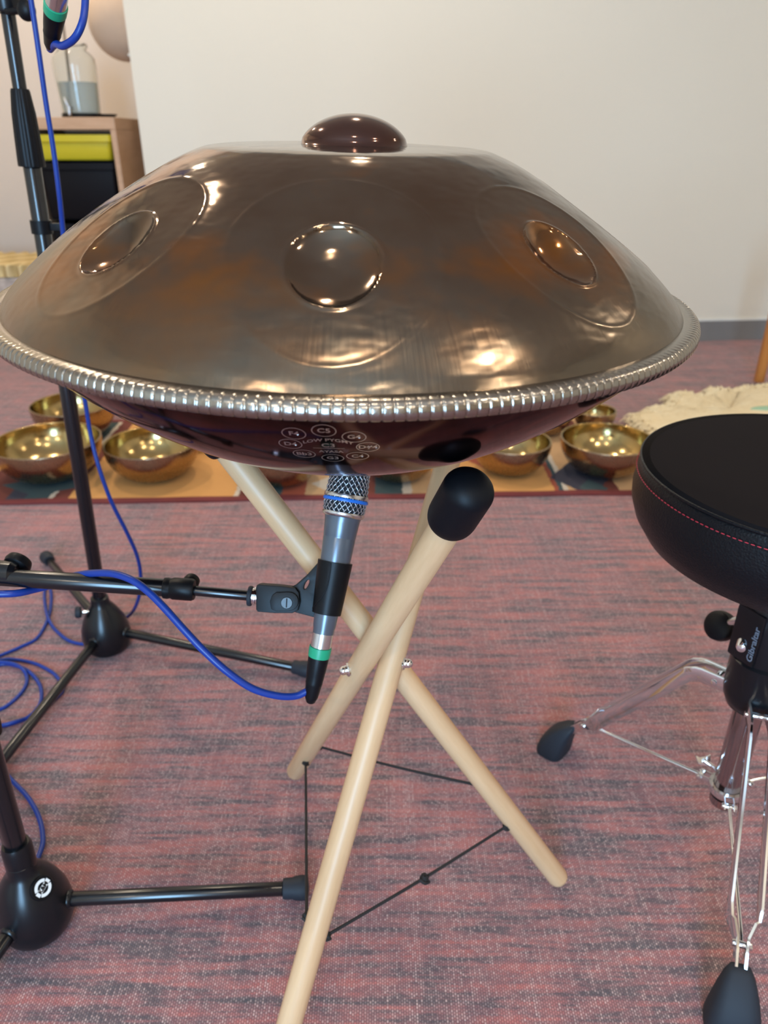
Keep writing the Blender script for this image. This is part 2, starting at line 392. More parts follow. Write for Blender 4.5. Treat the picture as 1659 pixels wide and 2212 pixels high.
# ------------------------------------------------------------------ the room
XL, XR, YB, YF = -2.25, 3.4, -2.6, 4.35
def struct(name, V, Fc, mat, smooth=False):
    o = mesh(name, V, Fc, mat, None, smooth); o['kind'] = 'structure'; return o
struct('floor', *box(((XL+XR)/2, (YB+YF)/2, -0.05), (XR-XL+0.4, YF-YB+0.4, 0.1), 0), M['carpet'])
struct('ceiling', *box(((XL+XR)/2, (YB+YF)/2, CEIL+0.05), (XR-XL+0.4, YF-YB+0.4, 0.1), 0), M['ceiling'])
struct('wall_left', *box((XL-0.05, (YB+YF)/2, CEIL/2), (0.1, YF-YB+0.2, CEIL), 0), M['wall'])
struct('wall_right', *box((XR+0.05, (YB+YF)/2, CEIL/2), (0.1, YF-YB+0.2, CEIL), 0), M['wall'])
struct('wall_recess', *box(((XL+XR)/2, YF+0.05, CEIL/2), (XR-XL, 0.1, CEIL), 0), M['wall_in'])
# the near part of the far wall stands proud of the recess; slightly turned
WX0, WY0 = -0.965, 3.29
ang = math.atan2(3.4925-3.4567, 1.804-1.4087)
e = aty(318, 185, 3.3)
def wpt(s, t_, z): return Vector((WX0 + s*math.cos(ang) - t_*math.sin(ang), WY0 + s*math.sin(ang) + t_*math.cos(ang), z))
LW = 4.5
def slab(s0, s1, t0, t1, z0, z1):
    V = [wpt(s, t_, z) for z in (z0, z1) for (s, t_) in ((s0, t0), (s1, t0), (s1, t1), (s0, t1))]
    return V, [(3, 2, 1, 0), (4, 5, 6, 7), (0, 1, 5, 4), (1, 2, 6, 5), (2, 3, 7, 6), (3, 0, 4, 7)]
struct('wall_back', *slab(0, LW, 0, 0.6, 0, CEIL), M['wall'])
struct('baseboard_back', *slab(0.0, LW, -0.012, 0.0, 0, 0.092), M['base'])
struct('trim_1', *slab(0.0, LW, -0.006, 0.0, 0.092, 0.102), M['white_paint'])
# wall behind the photographer with a tall glazed door
wz0, wz1, wx0, wx1 = 0.15, 2.15, -0.92, 0.02
mb = MB()
mb.add(*box(((XL+wx0)/2, YB-0.05, CEIL/2), (wx0-XL, 0.1, CEIL), 0)); mb.add(*box(((XR+wx1)/2, YB-0.05, CEIL/2), (XR-wx1, 0.1, CEIL), 0))
mb.add(*box(((wx0+wx1)/2, YB-0.05, (wz1+CEIL)/2), (wx1-wx0, 0.1, CEIL-wz1), 0)); mb.add(*box(((wx0+wx1)/2, YB-0.05, wz0/2), (wx1-wx0, 0.1, wz0), 0))
o = mb.build('wall_front', M['wall'], None, False); o['kind'] = 'structure'
mb = MB(); fw = 0.06
for (cx, cz, sx, sz) in ((wx0+fw/2, (wz0+wz1)/2, fw, wz1-wz0), (wx1-fw/2, (wz0+wz1)/2, fw, wz1-wz0), ((wx0+wx1)/2, wz0+fw/2, wx1-wx0, fw), ((wx0+wx1)/2, wz1-fw/2, wx1-wx0, fw), ((wx0+wx1)/2, 1.3, wx1-wx0, 0.05)):
    mb.add(*box((cx, YB-0.03, cz), (sx, 0.07, sz), 0.004))
o = mb.build('window_1', M['white_paint'], None); o['kind'] = 'structure'
# round downlights set in the ceiling, the added recess one too
for i, (lx, ly) in enumerate(DOWN):
    prof = [(0.062, 0), (0.075, 0.0), (0.08, 0.006), (0.08, 0.012), (0.062, 0.012), (0.062, 0)]
    V, Fc = lathe(prof, (lx, ly, CEIL-0.012), (0, 0, 1), 32)
    Fc = [f for f in Fc if len(f) == 4]
    mesh('trim_%d' % (i+2), V, Fc, M['white_paint'])['kind'] = 'structure'

# ------------------------------------------------------------------ handpan
R = 0.27
PC = Vector((-0.0289, 0.6198, 0.7365)); TX, TY = -0.0226, 0.028
pn = Vector((-TX, -TY, 1)).normalized(); pu = Vector((1, 0, TX)).normalized(); pv = pn.cross(pu)
TR = [0, .2, .34, .385, .42, .47, .55, .68, .8, .9, .94, .956]; TZ = [.412, .411, .407, .402, .391, .370, .327, .252, .168, .085, .043, .018]
BR = [0, .1, .25, .45, .6, .72, .82, .9, .96]; BZ = [-.47, -.468, -.44, -.385, -.3135, -.2346, -.1543, -.0798, -.0158]
def interp(xs, ys):
    xs, ys = np.array(xs), np.array(ys); n = len(xs)
    h = np.diff(xs); d = np.diff(ys)/h; m = np.zeros(n); m[0] = 0; m[-1] = d[-1]
    for i in range(1, n-1):
        m[i] = 0 if d[i-1]*d[i] <= 0 else (h[i-1]+h[i])*3/((2*h[i]+h[i-1])/d[i-1] + (h[i]+2*h[i-1])/d[i])
    def f(x):
        x = np.clip(x, xs[0], xs[-1]); i = np.clip(np.searchsorted(xs, x)-1, 0, n-2); t = (x-xs[i])/h[i]
        return ys[i]*(1+2*t)*(1-t)**2 + m[i]*h[i]*t*(1-t)**2 + ys[i+1]*t*t*(3-2*t) + m[i+1]*h[i]*t*t*(t-1)
    return f
ftop, fbot = interp(TR, TZ), interp(BR, BZ)
def shell_grid(f, r0, r1, nr, nphi, fields=None, flip=False):
    rs = np.linspace(r0, r1, nr); ph = np.linspace(0, 2*PI, nphi, endpoint=False)
    hs = f(rs); dh = np.gradient(hs, rs); s = np.concatenate([[0], np.cumsum(np.hypot(np.diff(rs), np.diff(hs)))])
    RR, PH = np.meshgrid(rs, ph, indexing='ij'); HH = np.repeat(hs[:, None], nphi, 1); SS = np.repeat(s[:, None], nphi, 1)
    D = np.zeros_like(RR)
    for (phc, rc, a, b, da, db, depth) in (fields or []):
        scn = np.interp(rc, rs, s)
        dphi = (PH - phc + PI) % (2*PI) - PI
        lat = RR*np.sin(np.clip(dphi, -1.2, 1.2)); al = SS - scn
        e1 = np.sqrt((lat/a)**2 + (al/b)**2); e1 = np.where(np.abs(dphi) > 1.2, 9, e1)
        # flattened oval with a fine raised ridge around it
        flat = -0.0115*np.clip(1-e1**2, 0, 1)
        ridge = 0.0010*np.exp(-((e1-1.0)/0.03)**2)
        e2 = np.sqrt((lat/da)**2 + (al/db)**2)
        dim = -depth*np.clip(1-e2**2, 0, 1)**0.85 + 0.0026*np.exp(-((e2-1.02)/0.045)**2)
        D += flat + ridge + np.where(e1 < 1.3, dim, 0)
    nrm = np.hypot(1, dh)[:, None]
    RR2 = RR + D*(-dh[:, None]/nrm); HH2 = HH + D*(1/nrm)
    X, Y, Z = RR2*np.cos(PH)*R, RR2*np.sin(PH)*R, HH2*R
    P = np.stack([X, Y, Z], -1).reshape(-1, 3)
    Fc = []
    for i in range(nr-1):
        for j in range(nphi):
            k = (j+1) % nphi; q = (i*nphi+j, (i+1)*nphi+j, (i+1)*nphi+k, i*nphi+k)
            Fc.append(q if not flip else q[::-1])
    return P, Fc
pan = bpy.data.objects.new('handpan', None); col.objects.link(pan)
pan.matrix_world = Matrix.Translation(PC) @ Matrix((pu, pv, pn)).transposed().to_4x4()
tag(pan, 'large bronze steel handpan with silver rope rim, sitting on crossed wooden legs', 'handpan')
def local(name, V, Fc, mat, parent=pan, sharp=None):
    me = bpy.data.meshes.new(name); me.from_pydata([tuple(map(float, v)) for v in V], [], Fc); me.update(); me.materials.append(mat)
    me.polygons.foreach_set('use_smooth', [True]*len(me.polygons))
    if sharp: me.set_sharp_from_angle(angle=math.radians(sharp))
    o = bpy.data.objects.new(name, me); col.objects.link(o); o.parent = parent; return o
fields = []
for k, (deg, a, b) in enumerate([(-90, .226, .258), (-45, .198, .228), (0, .19, .215), (45, .175, .20), (90, .165, .19), (135, .18, .20), (180, .19, .215), (-135, .198, .232)]):
    fields.append((math.radians(deg), .722, a, b, .103*a/.228, .118*b/.262, .034))
P, Fc = shell_grid(ftop, 0.12, .956, 300, 760, fields)
local('top_shell', P, Fc, M['pan_top'])
# centre dome
prof = []
rd, hd = .148, .076
for i in range(25):
    t_ = i/24; rr = rd*(1-t_)
    prof.append((rr*R, (ftop(rr)*0 + .4115 + hd*math.sqrt(max(0, 1-(rr/rd)**2))**1.25)*R))
prof[0] = (prof[0][0], .409*R)
V, Fc = lathe([(rd*1.06*R, .4095*R)] + prof[:-1] + [(1e-5, prof[-1][1])], (0.0042, 0, 0), (0, 0, 1), 96)
Fc = [f for f in Fc if len(f) == 4]
local('center_dome', V, Fc, M['pan_ding'])
P, Fc = shell_grid(fbot, 0.0, .965, 160, 480, None, True)
bot = local('bottom_shell', P, Fc, M['pan_bottom'])
# rope trim around the seam
NS = 270; per = 10; n = NS*per; V = []; Fc = []
prof = [(.9515, .020), (.957, .0225), (.968, .0215), (.980, .021), (.989, .019), (.9965, .012), (1.0, .001), (.999, -.010), (.993, -.018), (.982, -.021), (.968, -.021), (.960, -.018)]
m = len(prof)
for i in range(n):
    a = 2*PI*i/n; ph = (i % per)/per
    g = 0.0012*(1-abs(2*ph-1)**4) - 0.0045*(1 if i % per == 0 else 0)
    for (r_, z_) in prof:
        w_ = max(0.0, min(1.0, (r_-.975)/.015))
        rr = r_ + g*w_; zz = z_*(1 + g*w_*16)
        V.append((rr*R*math.cos(a), rr*R*math.sin(a), zz*R))
for i in range(n):
    j = (i+1) % n
    for k in range(m-1): Fc.append((i*m+k, j*m+k, j*m+k+1, i*m+k+1))
local('rope_rim', [(x, y, z) for (x, y, z) in V], [f[::-1] for f in Fc], M['trim'])
# engraving on the lower shell
rb = np.linspace(.3, .965, 400); hb = fbot(rb); sb = np.concatenate([[0], np.cumsum(np.hypot(np.diff(rb), np.diff(hb)))])*R
def bot_pt(a, b, r_c=.850, phc=math.radians(-90.4), lift=0.0002):
    """a sideways, b towards the rim, metres, around the mark's centre"""
    s = np.interp(r_c, rb, sb) + b; r_ = np.interp(s, sb, rb); h_ = fbot(r_)
    ph = phc + a/(r_*R)
    dr = 1e-3; dh = (fbot(r_+dr)-fbot(r_-dr))/(2*dr); nn = math.hypot(1, dh); nr, nz = dh/nn, -1/nn
    rr = r_*R + nr*lift; zz = h_*R + nz*lift
    return (rr*math.cos(ph), rr*math.sin(ph), zz)
def ring_mark(ca, cb, r1, r2, n=40):
    V = []; Fc = []
    for i in range(n):
        t_ = 2*PI*i/n
        for r_ in (r1, r2): V.append(bp2(ca+r_*math.cos(t_), cb+r_*math.sin(t_)*0.95))
    for i in range(n): j = (i+1) % n; Fc.append((2*i, 2*j, 2*j+1, 2*i+1))
    return V, Fc
def bp2(a, b): return bot_pt(a*.93, b*1.15)
def word(s, ca, cb, size, bold=0.0, arc=0.0):
    V, Fc = text_mesh(s, size, 0, bold)
    return [bp2(ca+v.x, cb+v.y-arc*v.x*v.x) for v in V], Fc
marks = [('F4', -.0192, .0148), ('C5', -.0012, .0195), ('G4', .0160, .0125), ('D#4', .0240, -.0015), ('C4', .0172, -.0165), ('G3', .0012, -.0205), ('Bb3', -.0165, -.0145), ('D4', -.0232, .0005)]
mb = MB()
for s_, a_, b_ in marks:
    mb.add(*ring_mark(a_, b_, .0067, .0073)); mb.add(*word(s_, a_, b_, .0066, 0.00012))
mb.add(*word('LOW PYGMY', 0, .0082, .0052, 0.00008, 20)); mb.add(*word('C3', 0, .0005, .0072, 0.0001))
mb.add(*word('AYASA', .001, -.0090, .0050, 0.00008))
V = [bot_pt(-.009+.018*i/12, -.0045+k*.0006) for i in range(13) for k in (0, 1)]
mb.add(V, [(2*i, 2*i+2, 2*i+3, 2*i+1) for i in range(12)])
em = local('engraved_note_marks', mb.V, [tuple(f) for f in mb.F], M['engraving'], bot)
em['label'] = 'engraved scale name and eight circled note names'

# ------------------------------------------------------------------ handpan stand
lc = Vector((-.006, .617))
feet = [Vector((.222, .630)), Vector((-.132, .808)), Vector((-.109, .412))]
stand = empty('handpan_stand', (lc.x, lc.y, 0), 'three crossed beech dowel legs tied with black cord, carrying the handpan', 'stand')
legs = []
LR = 0.0128
for f_ in feet:
    v_ = f_ - lc; a_ = math.atan2(v_.y, v_.x) + PI - math.radians(10)
    p0 = Vector((f_.x, f_.y, .014)); p1 = Vector((lc.x+.16*math.cos(a_), lc.y+.16*math.sin(a_), .628))
    d_ = (p1-p0).normalized(); legs.append((p0, p1, d_))
    L = (p1-p0).length
    lg = bpy.data.objects.new('leg', None)
    prof = [(1e-5, -.004), (LR*.55, -.0035), (LR*.9, .001), (LR, .006), (LR, L-.004), (LR*.8, L), (1e-5, L)]
    V, Fc = lathe(prof, (0, 0, 0), (0, 0, 1), 40)
    me = bpy.data.meshes.new('leg'); me.from_pydata([tuple(v) for v in V], [], Fc); me.materials.append(M['beech'])
    me.polygons.foreach_set('use_smooth', [True]*len(me.polygons)); me.set_sharp_from_angle(angle=math.radians(50))
    lo = bpy.data.objects.new('leg', me); col.objects.link(lo); lo.parent = stand
    lo.location = p0 - stand.location; lo.rotation_euler = d_.to_track_quat('Z', 'Y').to_euler()
    # rounded rubber cap
    cr = .0188; q = []
    c0, c1 = L-.031, L+.018
    q = [(LR, c0-.006), (LR+.001, c0-.0075)]
    for i in range(9): t_ = PI/2*i/8; q.append((LR+.001+(cr-LR-.001)*math.sin(t_), c0-.0075+.013*(1-math.cos(t_))))
    for i in range(11): t_ = PI/2*i/10; q.append((max(1e-5, cr*math.cos(t_)), c1-cr*.75+cr*.75*math.sin(t_)))
    V, Fc = lathe(q, (0, 0, 0), (0, 0, 1), 48)
    Fc = [f for f in Fc if len(f) == 4]
    me = bpy.data.meshes.new('rubber_cap'); me.from_pydata([tuple(v) for v in V], [], Fc); me.materials.append(M['pad_rubber'])
    me.polygons.foreach_set('use_smooth', [True]*len(me.polygons))
    co = bpy.data.objects.new('rubber_cap', me); col.objects.link(co); co.parent = lo
def on_leg(k, z, side=None):
    p0, p1, d_ = legs[k]; p = p0 + (p1-p0)*((z-p0.z)/(p1.z-p0.z))
    if side is not None:
        s_ = Vector(side); s_ = (s_ - d_*s_.dot(d_)).normalized(); p = p + s_*LR
    return p
right = Vector((1, 0, 0)); back = Vector((0, 1, 0))
for (k, z, sd) in ((1, .359, (-1, -.35, 0)), (2, .374, (1, -.15, 0))):
    p = on_leg(k, z); s_ = Vector(sd).normalized()
    b_ = MB(); b_.add(*cyl(p+s_*.010, p+s_*.0165, .0050, 24)); b_.add(*ball(p+s_*.0175, .0048, 20, 12)); b_.add(*lathe([(1e-5, 0), (.0072, 0), (.0076, .0012), (.0068, .0024), (1e-5, .0026)], p+s_*.0118, s_, 24))
    b_.build('cap_nut', M['chrome'], stand)
def knot(p, r=.0042):
    V, Fc = ball(p, r, 14, 10); V = [v + Vector((rng.normal(), rng.normal(), rng.normal()))*r*.10 for v in V]
    b_ = MB(); b_.add(V, Fc)
    b_.add(*tube(spline([Vector(p)+Vector((-r, -r*.6, r*.5)), Vector(p)+Vector((0, -r*1.1, 0)), Vector(p)+Vector((r, -r*.3, -r*.6))], 5), r*.38, 8))
    return b_
A1 = on_leg(0, .121, (-1, -.6, 0)); C1 = on_leg(2, .134, (1, .3, 0)); B1 = on_leg(1, .096, (.1, -1, 0)); C2 = on_leg(2, .145, (-1, .3, 0))
B2 = on_leg(1, .115, (1, .3, 0)); A2 = on_leg(0, .165, (-.6, .8, 0))
def cordpart(p, q, mid=None, sag=.003):
    pts_ = [p, (p+q)/2 - Vector((0, 0, sag)), q]
    c_ = mesh('cord', *tube(spline(pts_, 10), .0017, 8), M['cord'], stand)
    for k_ in ([p, q] + ([mid] if mid else [])): knot(k_, .0042 if k_ is not mid else .0052).build('knot', M['cord'], c_)
cordpart(A1, C1, (A1*.5+C1*.5) + Vector((.001, 0, -.003)))
cordpart(B1, C2); cordpart(B2, A2)

# ------------------------------------------------------------------ microphone, clip and the stands
fwd = Vector((0, cP, -sP)); up = Vector((0, sP, cP))
MD = .672
m0 = atd(758.5, 1012, MD); m1 = atd(698, 1368, MD)        # head top, tail
md = (m1-m0).normalized(); ML = (m1-m0).length
def mq(t_): return m0 + md*ML*t_
mic = empty('microphone', m1, 'grey dynamic microphone with silver grille and blue band under the handpan', 'microphone')
px2m = MD/FPX
k_ = lambda y: (y-1012)/356.0        # photo row -> fraction of its length
g = lambda wpx: wpx*px2m/2
body = [(1e-5, k_(1116)), (g(80), k_(1116)), (g(77), k_(1121)), (g(75), k_(1130)), (g(70.5), k_(1159)), (g(69.5), k_(1160)), (g(69.5), k_(1162)), (g(70), k_(1163)), (g(64), k_(1225)), (g(53), k_(1320)), (g(49), k_(1352)), (g(46), k_(1358)), (g(45), k_(1368)), (1e-5, k_(1368))]
mesh('body', *lathe([(r, t_*ML) for r, t_ in body], m0, md, 56), M['mic_grey'], mic, sharp=35)
ga, gb_, _ = basis(md)
gprof = [(g(60), k_(1004)), (g(80), k_(1009)), (g(87), k_(1018)), (g(90), k_(1040)), (g(94), k_(1075)), (g(95), k_(1082)), (g(94), k_(1098)), (g(88), k_(1110))]
gp_r = np.array([a for a, b in gprof])-.0007; gp_t = np.array([b for a, b in gprof])*ML
mesh('grille_core', *lathe([(1e-5, gp_t[0])] + [(r-.0009, t_) for r, t_ in zip(gp_r, gp_t)], m0, md, 48), M['mesh_core'], mic)
# woven wires: two families of helices and one family of hoops
mb = MB()
tt = np.linspace(gp_t[0], gp_t[-1], 46)
nw = 24
for fam in (-1, 1):
    for i in range(nw):
        pts_ = []
        for j, t_ in enumerate(tt):
            a = 2*PI*i/nw + fam*(t_-gp_t[0])*40
            rr = np.interp(t_, gp_t, gp_r) + .00035*math.sin(a*nw + fam*t_*4000)*fam
            pts_.append(m0 + md*t_ + (ga*math.cos(a)+gb_*math.sin(a))*rr)
        mb.add(*tube(pts_, .00044, 5, caps=False))
for r0_, t0_ in ((g(58), gp_t[0]), (g(40), gp_t[0]), (g(20), gp_t[0])):
    mb.add(*tube([m0+md*t0_+(ga*math.cos(2*PI*i/30)+gb_*math.sin(2*PI*i/30))*r0_ for i in range(30)], .0004, 5, True))
mb.build('grille', M['mesh_steel'], mic, True, None)
def hoop(name, y0, y1, w0, w1, mat, rd_=.0012, parent=mic):
    t0_, t1_ = k_(y0)*ML, k_(y1)*ML
    return mesh(name, *lathe([(g(w0)-rd_*1.5, t0_), (g(w0), t0_+rd_*.2), (g(w0)+rd_*.3, (t0_+t1_)/2), (g(w1), t1_-rd_*.2), (g(w1)-rd_*1.5, t1_)], m0, md, 56), mat, parent, sharp=60)
hoop('upper_ring', 1067, 1076, 95, 96, M['steel']); hoop('blue_band', 1076.5, 1084, 96.5, 97, M['blue_band']); hoop('lower_ring', 1106, 1117, 91, 84, M['steel'])

sta2 = Vector((-.417, .579, 0)); sta1 = Vector((-.515, 1.128, 0))
def mic_stand(base, label, leg_az, leg_len, knob_dir, leg_start_z=.040):
    e_ = empty('microphone_stand', base, label, 'microphone stand')
    pr = [(1e-5, 0.004), (.036, .004), (.0385, .008), (.0425, .020), (.0435, .032), (.0415, .048), (.036, .066), (.028, .082), (.0195, .095), (.0165, .1), (.0155, .112), (.0125, .114), (.0115, .114)]
    b = MB(); b.add(*lathe(pr, base, (0, 0, 1), 64)); bo = b.build('cast_base', M['black_paint'], e_, True, 50)
    for az in leg_az:
        d_ = Vector((math.cos(az), math.sin(az), 0))
        p = base + d_*.038 + Vector((0, 0, leg_start_z)); q = base + d_*leg_len + Vector((0, 0, .018))
        lg = mesh('leg', *cyl(p, q, .0085, 28), M['black_tube'], e_, sharp=50)
        dd = (q-p).normalized()
        mesh('rubber_foot', *lathe([(1e-5, 0), (.0112, 0), (.0122, .002), (.0125, .012), (.0138, .015), (.0148, .024), (.0140, .031), (1e-5, .033)], q-dd*.012, dd, 28), M['rubber'], lg, sharp=60)
        mesh('leg_socket', *lathe([(.0088, 0), (.0105, 0), (.0108, .003), (.0100, .007), (.0088, .007)], p-dd*.0005, dd, 28), M['black_paint'], lg)
    return e_, bo
# stand behind, its pole running up at the picture's left edge
def az(px, py, base, z=.02):
    p = atz(px, py, z); return math.atan2(p.y-base.y, p.x-base.x)
s1, b1_ = mic_stand(sta1, 'black tripod microphone stand at the back with its pole rising left of the handpan', [az(660, 1443, sta1), az(20, 1612, sta1, .03), math.radians(128)], .375, 0)
pb = Vector((sta1.x, sta1.y, .09)); ptop = aty(8, -30, 1.128); pd = (ptop-pb).normalized()
def onpole(px, py): # height on the rear pole at a photo row
    best = min((abs(0-0), 0),)
    lo_, hi_ = 0.0, (ptop-pb).length*1.1
    for _ in range(40):
        mid_ = (lo_+hi_)/2; p = pb+pd*mid_; v = p-CAM
        zc = v.dot(fwd); y_ = H/2 - FPX*v.dot(up)/zc
        if y_ > py: lo_ = mid_
        else: hi_ = mid_
    return pb+pd*lo_
mesh('lower_tube', *cyl(pb, onpole(0, 350), .0118, 32), M['black_tube'], s1, sharp=50)
mesh('upper_tube', *cyl(onpole(0, 340), onpole(0, -60), .0088, 32), M['black_tube'], s1, sharp=50)
g0, g1 = onpole(0, 360), onpole(0, 192); gl = (g1-g0).length
# fluted clutch grip
V = []; Fc = []; n = 96; a_, b_, _ = basis(pd)
gpf = [(.0125, 0), (.0175, 0), (.0178, gl*.03), (.0168, gl*.35), (.0152, gl*.7), (.0122, gl*.97), (.0112, gl), (.0085, gl)]
for (r_, h_) in gpf:
    for i in range(n):
        fl = -.0006 if (i % 6) in (0, 1) and 0 < h_ < gl else 0
        t_ = 2*PI*i/n; V.append(g0+pd*h_+(a_*math.cos(t_)+b_*math.sin(t_))*(r_+fl))
for k in range(len(gpf)-1):
    for i in range(n): j = (i+1) % n; Fc.append((k*n+i, k*n+j, (k+1)*n+j, (k+1)*n+i))
mesh('clutch_grip', V, Fc, M['black_plastic'], s1, sharp=35)
mesh('top_joint', *lathe([(.0088, 0), (.0165, 0), (.0175, .003), (.0175, .05), (.0165, .055), (1e-5, .056)], onpole(0, 28), pd, 32), M['black_paint'], s1, sharp=40)
kp = aty(57, 22, 1.10)
b = MB(); b.add(*ball(kp, .0115, 24, 16, (1, .8, 1.05))); b.add(*cyl(kp-Vector((.03, -.01, .0)), kp, .0035)); b.build('tilt_knob', M['black_plastic'], s1)
cl = onpole(0, 490)
b = MB(); b.add(*lathe([(.0122, 0), (.0145, 0), (.0145, .018), (.0122, .018)], cl-pd*.009, pd, 28)); b.add(*box(cl+Vector((.022, 0, 0)), (.022, .008, .010), .001)); b.build('cable_holder', M['black_plastic'], s1)
kb0 = atz(212, 1313, .095); kb0 = Vector((sta1.x-.012, sta1.y-.01, .088)); kd = Vector((-1, -.25, .08)).normalized()
b = MB(); b.add(*cyl(kb0, kb0+kd*.022, .0028)); b.build('locking_bolt', M['chrome'], s1)
mesh('locking_knob', *lathe([(1e-5, 0), (.0095, 0), (.0108, .0015), (.0108, .0075), (.0095, .0095), (1e-5, .0095)], kb0+kd*.020, kd, 24), M['rubber'], s1, sharp=40)

# near stand: pole up and out at the left, boom reaching to the microphone
s2, b2_ = mic_stand(sta2, 'black tripod microphone stand nearest the camera, its boom carrying the microphone', [az(560, 1912, sta2, .03), az(-10, 2075, sta2, .03), math.radians(128)], .305, 0)
boom_l = atd(-163, 1236, .686)
pb2 = Vector((sta2.x, sta2.y, .09)); top2 = Vector((boom_l.x, boom_l.y+.02, boom_l.z+.02))
mesh('pole', *cyl(pb2, top2, .0120, 32), M['black_tube'], s2, sharp=50)
pd2 = (top2-pb2).normalized()
mesh('pole_clutch', *lathe([(.012, 0), (.017, 0), (.0178, .01), (.0165, .06), (.014, .1), (.012, .1)], pb2+pd2*.20, pd2, 32), M['black_plastic'], s2, sharp=40)
b = MB(); b.add(*lathe([(.0122, -.02), (.0150, -.02), (.0165, -.014), (.0165, .014), (.0145, .020), (.0122, .020)], pb2+pd2*.028, pd2, 32)); b.build('pole_collar', M['black_paint'], s2, True, 40)
# round badge on the cast base
bn = (atz(91, 1918, .06) - Vector((sta2.x, sta2.y, .05))); bdir = Vector((.28, -.72, .42)).normalized()
bc = Vector((sta2.x, sta2.y, .060)) + Vector((bdir.x, bdir.y, 0)).normalized()*.0365
r_ = ray(91, 1918); 
for _ in range(1):
    # meet the view ray with the cone surface
    best = None
    for i in range(4000):
        d_ = .7 + i*.0001; p = CAM + r_*d_; rr = math.hypot(p.x-sta2.x, p.y-sta2.y)
        rs_ = np.interp(p.z, [.02, .032, .048, .066, .082, .095], [.0425, .0435, .0415, .036, .028, .0195])
        if rr < rs_ and .01 < p.z < .1: best = p; break
bc = best if best is not None else bc
bx = Vector((bc.x-sta2.x, bc.y-sta2.y, .018)).normalized()
ux = Vector((-bx.y, bx.x, 0)).normalized(); uy = bx.cross(ux).normalized()
if uy.z < 0: uy = -uy; 
if ux.x < 0: ux = -ux
rot = math.radians(18); ux, uy = ux*math.cos(rot)+uy*math.sin(rot), uy*math.cos(rot)-ux*math.sin(rot)
bc = bc + bx*.0005
mesh('badge_plate', *lathe([(.0135, -.006), (.0135, 0), (.0128, .0012), (1e-5, .0014)], bc, bx, 40), M['black_plastic'], b2_, sharp=40)
mb = MB(); o_ = bc + bx*.0017
def badge(poly): 
    return [o_+ux*x+uy*y for (x, y) in poly]
def arcband(a0, a1, r0, r1, n=20):
    V = []; 
    for i in range(n+1):
        t_ = math.radians(a0+(a1-a0)*i/n)
        V += [(r0*math.cos(t_), r0*math.sin(t_)), (r1*math.cos(t_), r1*math.sin(t_))]
    return badge(V), [(2*i, 2*i+1, 2*i+3, 2*i+2) for i in range(n)]
mb.add(*arcband(25, 155, .0062, .0098)); mb.add(*arcband(205, 335, .0062, .0098))
bw = badge([(-.0102, -.0028), (.0102, -.0028), (.0102, .0028), (-.0102, .0028)]); mb.add(bw, [(0, 1, 2, 3)])
mb.build('maker_badge', M['white_print'], b2_, False)['label'] = 'round white maker badge'
V, Fc = text_mesh('K&M', .0066, 0, .0003)
mesh('badge_letters', [o_+bx*.0004+ux*v.x+uy*v.y for v in V], Fc, M['black_plastic'], b2_, False)
# boom
BD = .690
P_ = lambda px, py, d=BD: atd(px, py, d)
mesh('boom_tube', *cyl(boom_l, P_(362, 1270), .0083, 36), M['black_tube'], s2, sharp=50)
mesh('boom_extension', *cyl(P_(350, 1269.5), P_(556, 1288.5), .0048, 28), M['black_tube'], s2, sharp=50)
bd = (P_(362, 1270)-boom_l).normalized()
mesh('boom_sleeve', *lathe([(.0085, 0), (.0098, .0005), (.0100, .004), (.0094, .006), (.0094, .007), (.0104, .009), (.0104, .026), (.0092, .0285), (.0048, .029)], P_(354, 1270), bd, 36), M['black_plastic'], s2, sharp=30)
mesh('boom_sleeve_collar', *lathe([(.0085, 0), (.0115, .0005), (.0118, .006), (.0118, .055), (.0085, .06)], P_(38, 1240)-bd*.06, bd, 36), M['black_tube'], s2, sharp=30)
def thumb(px, py, px0, py0, r, nm='boom_knob'):
    c = atd(px, py, BD+.010); d_ = (c - atd(px0, py0, BD)).normalized()
    b = MB(); b.add(*cyl(atd(px0, py0, BD), c, .0035, 16))
    b.add(*lathe([(1e-5, -.006), (r*.6, -.006), (r*.95, -.003), (r, .001), (r*.9, .005), (r*.5, .007), (1e-5, .0075)], c, d_, 32))
    b.build(nm, M['black_plastic'], s2, True, 40)
thumb(38, 1218, 20, 1245, .0125); thumb(412, 1258, 400, 1275, .0078)
# T-joint at the pole
mesh('boom_joint', *cyl(top2-Vector((0, .03, 0)), top2+Vector((0, .012, 0)), .021, 32), M['black_paint'], s2, sharp=40)
# thread, washers and clip
cx = (P_(556, 1288.5)-P_(350, 1269.5)).normalized()
b = MB(); b.add(*lathe([(1e-5, 0), (.0088, 0), (.0095, .001), (.0095, .0030), (.0088, .004), (1e-5, .004)], P_(536, 1287), cx, 32)); b.build('lock_ring', M['rubber'], s2, True, 40)
b = MB()
for i, (r_, x_) in enumerate([(.0078, 0), (.0088, .0018), (.0076, .0034)]): b.add(*lathe([(1e-5, 0), (r_, 0), (r_, .0013), (1e-5, .0013)], P_(546, 1287.5)+cx*x_, cx, 28))
b.build('thread_nut', M['chrome'], s2, True, 40)
clip = empty('microphone_clip', P_(600, 1295), 'black plastic clip gripping the grey microphone at the end of the boom', 'clip')
q0 = atd(0, 0, 1.0)
def PX(px, py, o=(600, 1295)): return ((px-o[0])*BD/FPX, -(py-o[1])*BD/FPX)
oc = P_(600, 1295) - fwd*.0105
sock = [(556, 1268), (558, 1262), (563, 1260.5), (610, 1264), (640, 1268), (648, 1278), (650, 1300), (646, 1316), (634, 1322), (596, 1322), (560, 1319), (556.5, 1314)]
mesh('swivel_socket', *prism([PX(*p) for p in sock], oc + fwd*.0015, (1, 0, 0), up, fwd, .018), M['black_plastic'], clip, sharp=35)
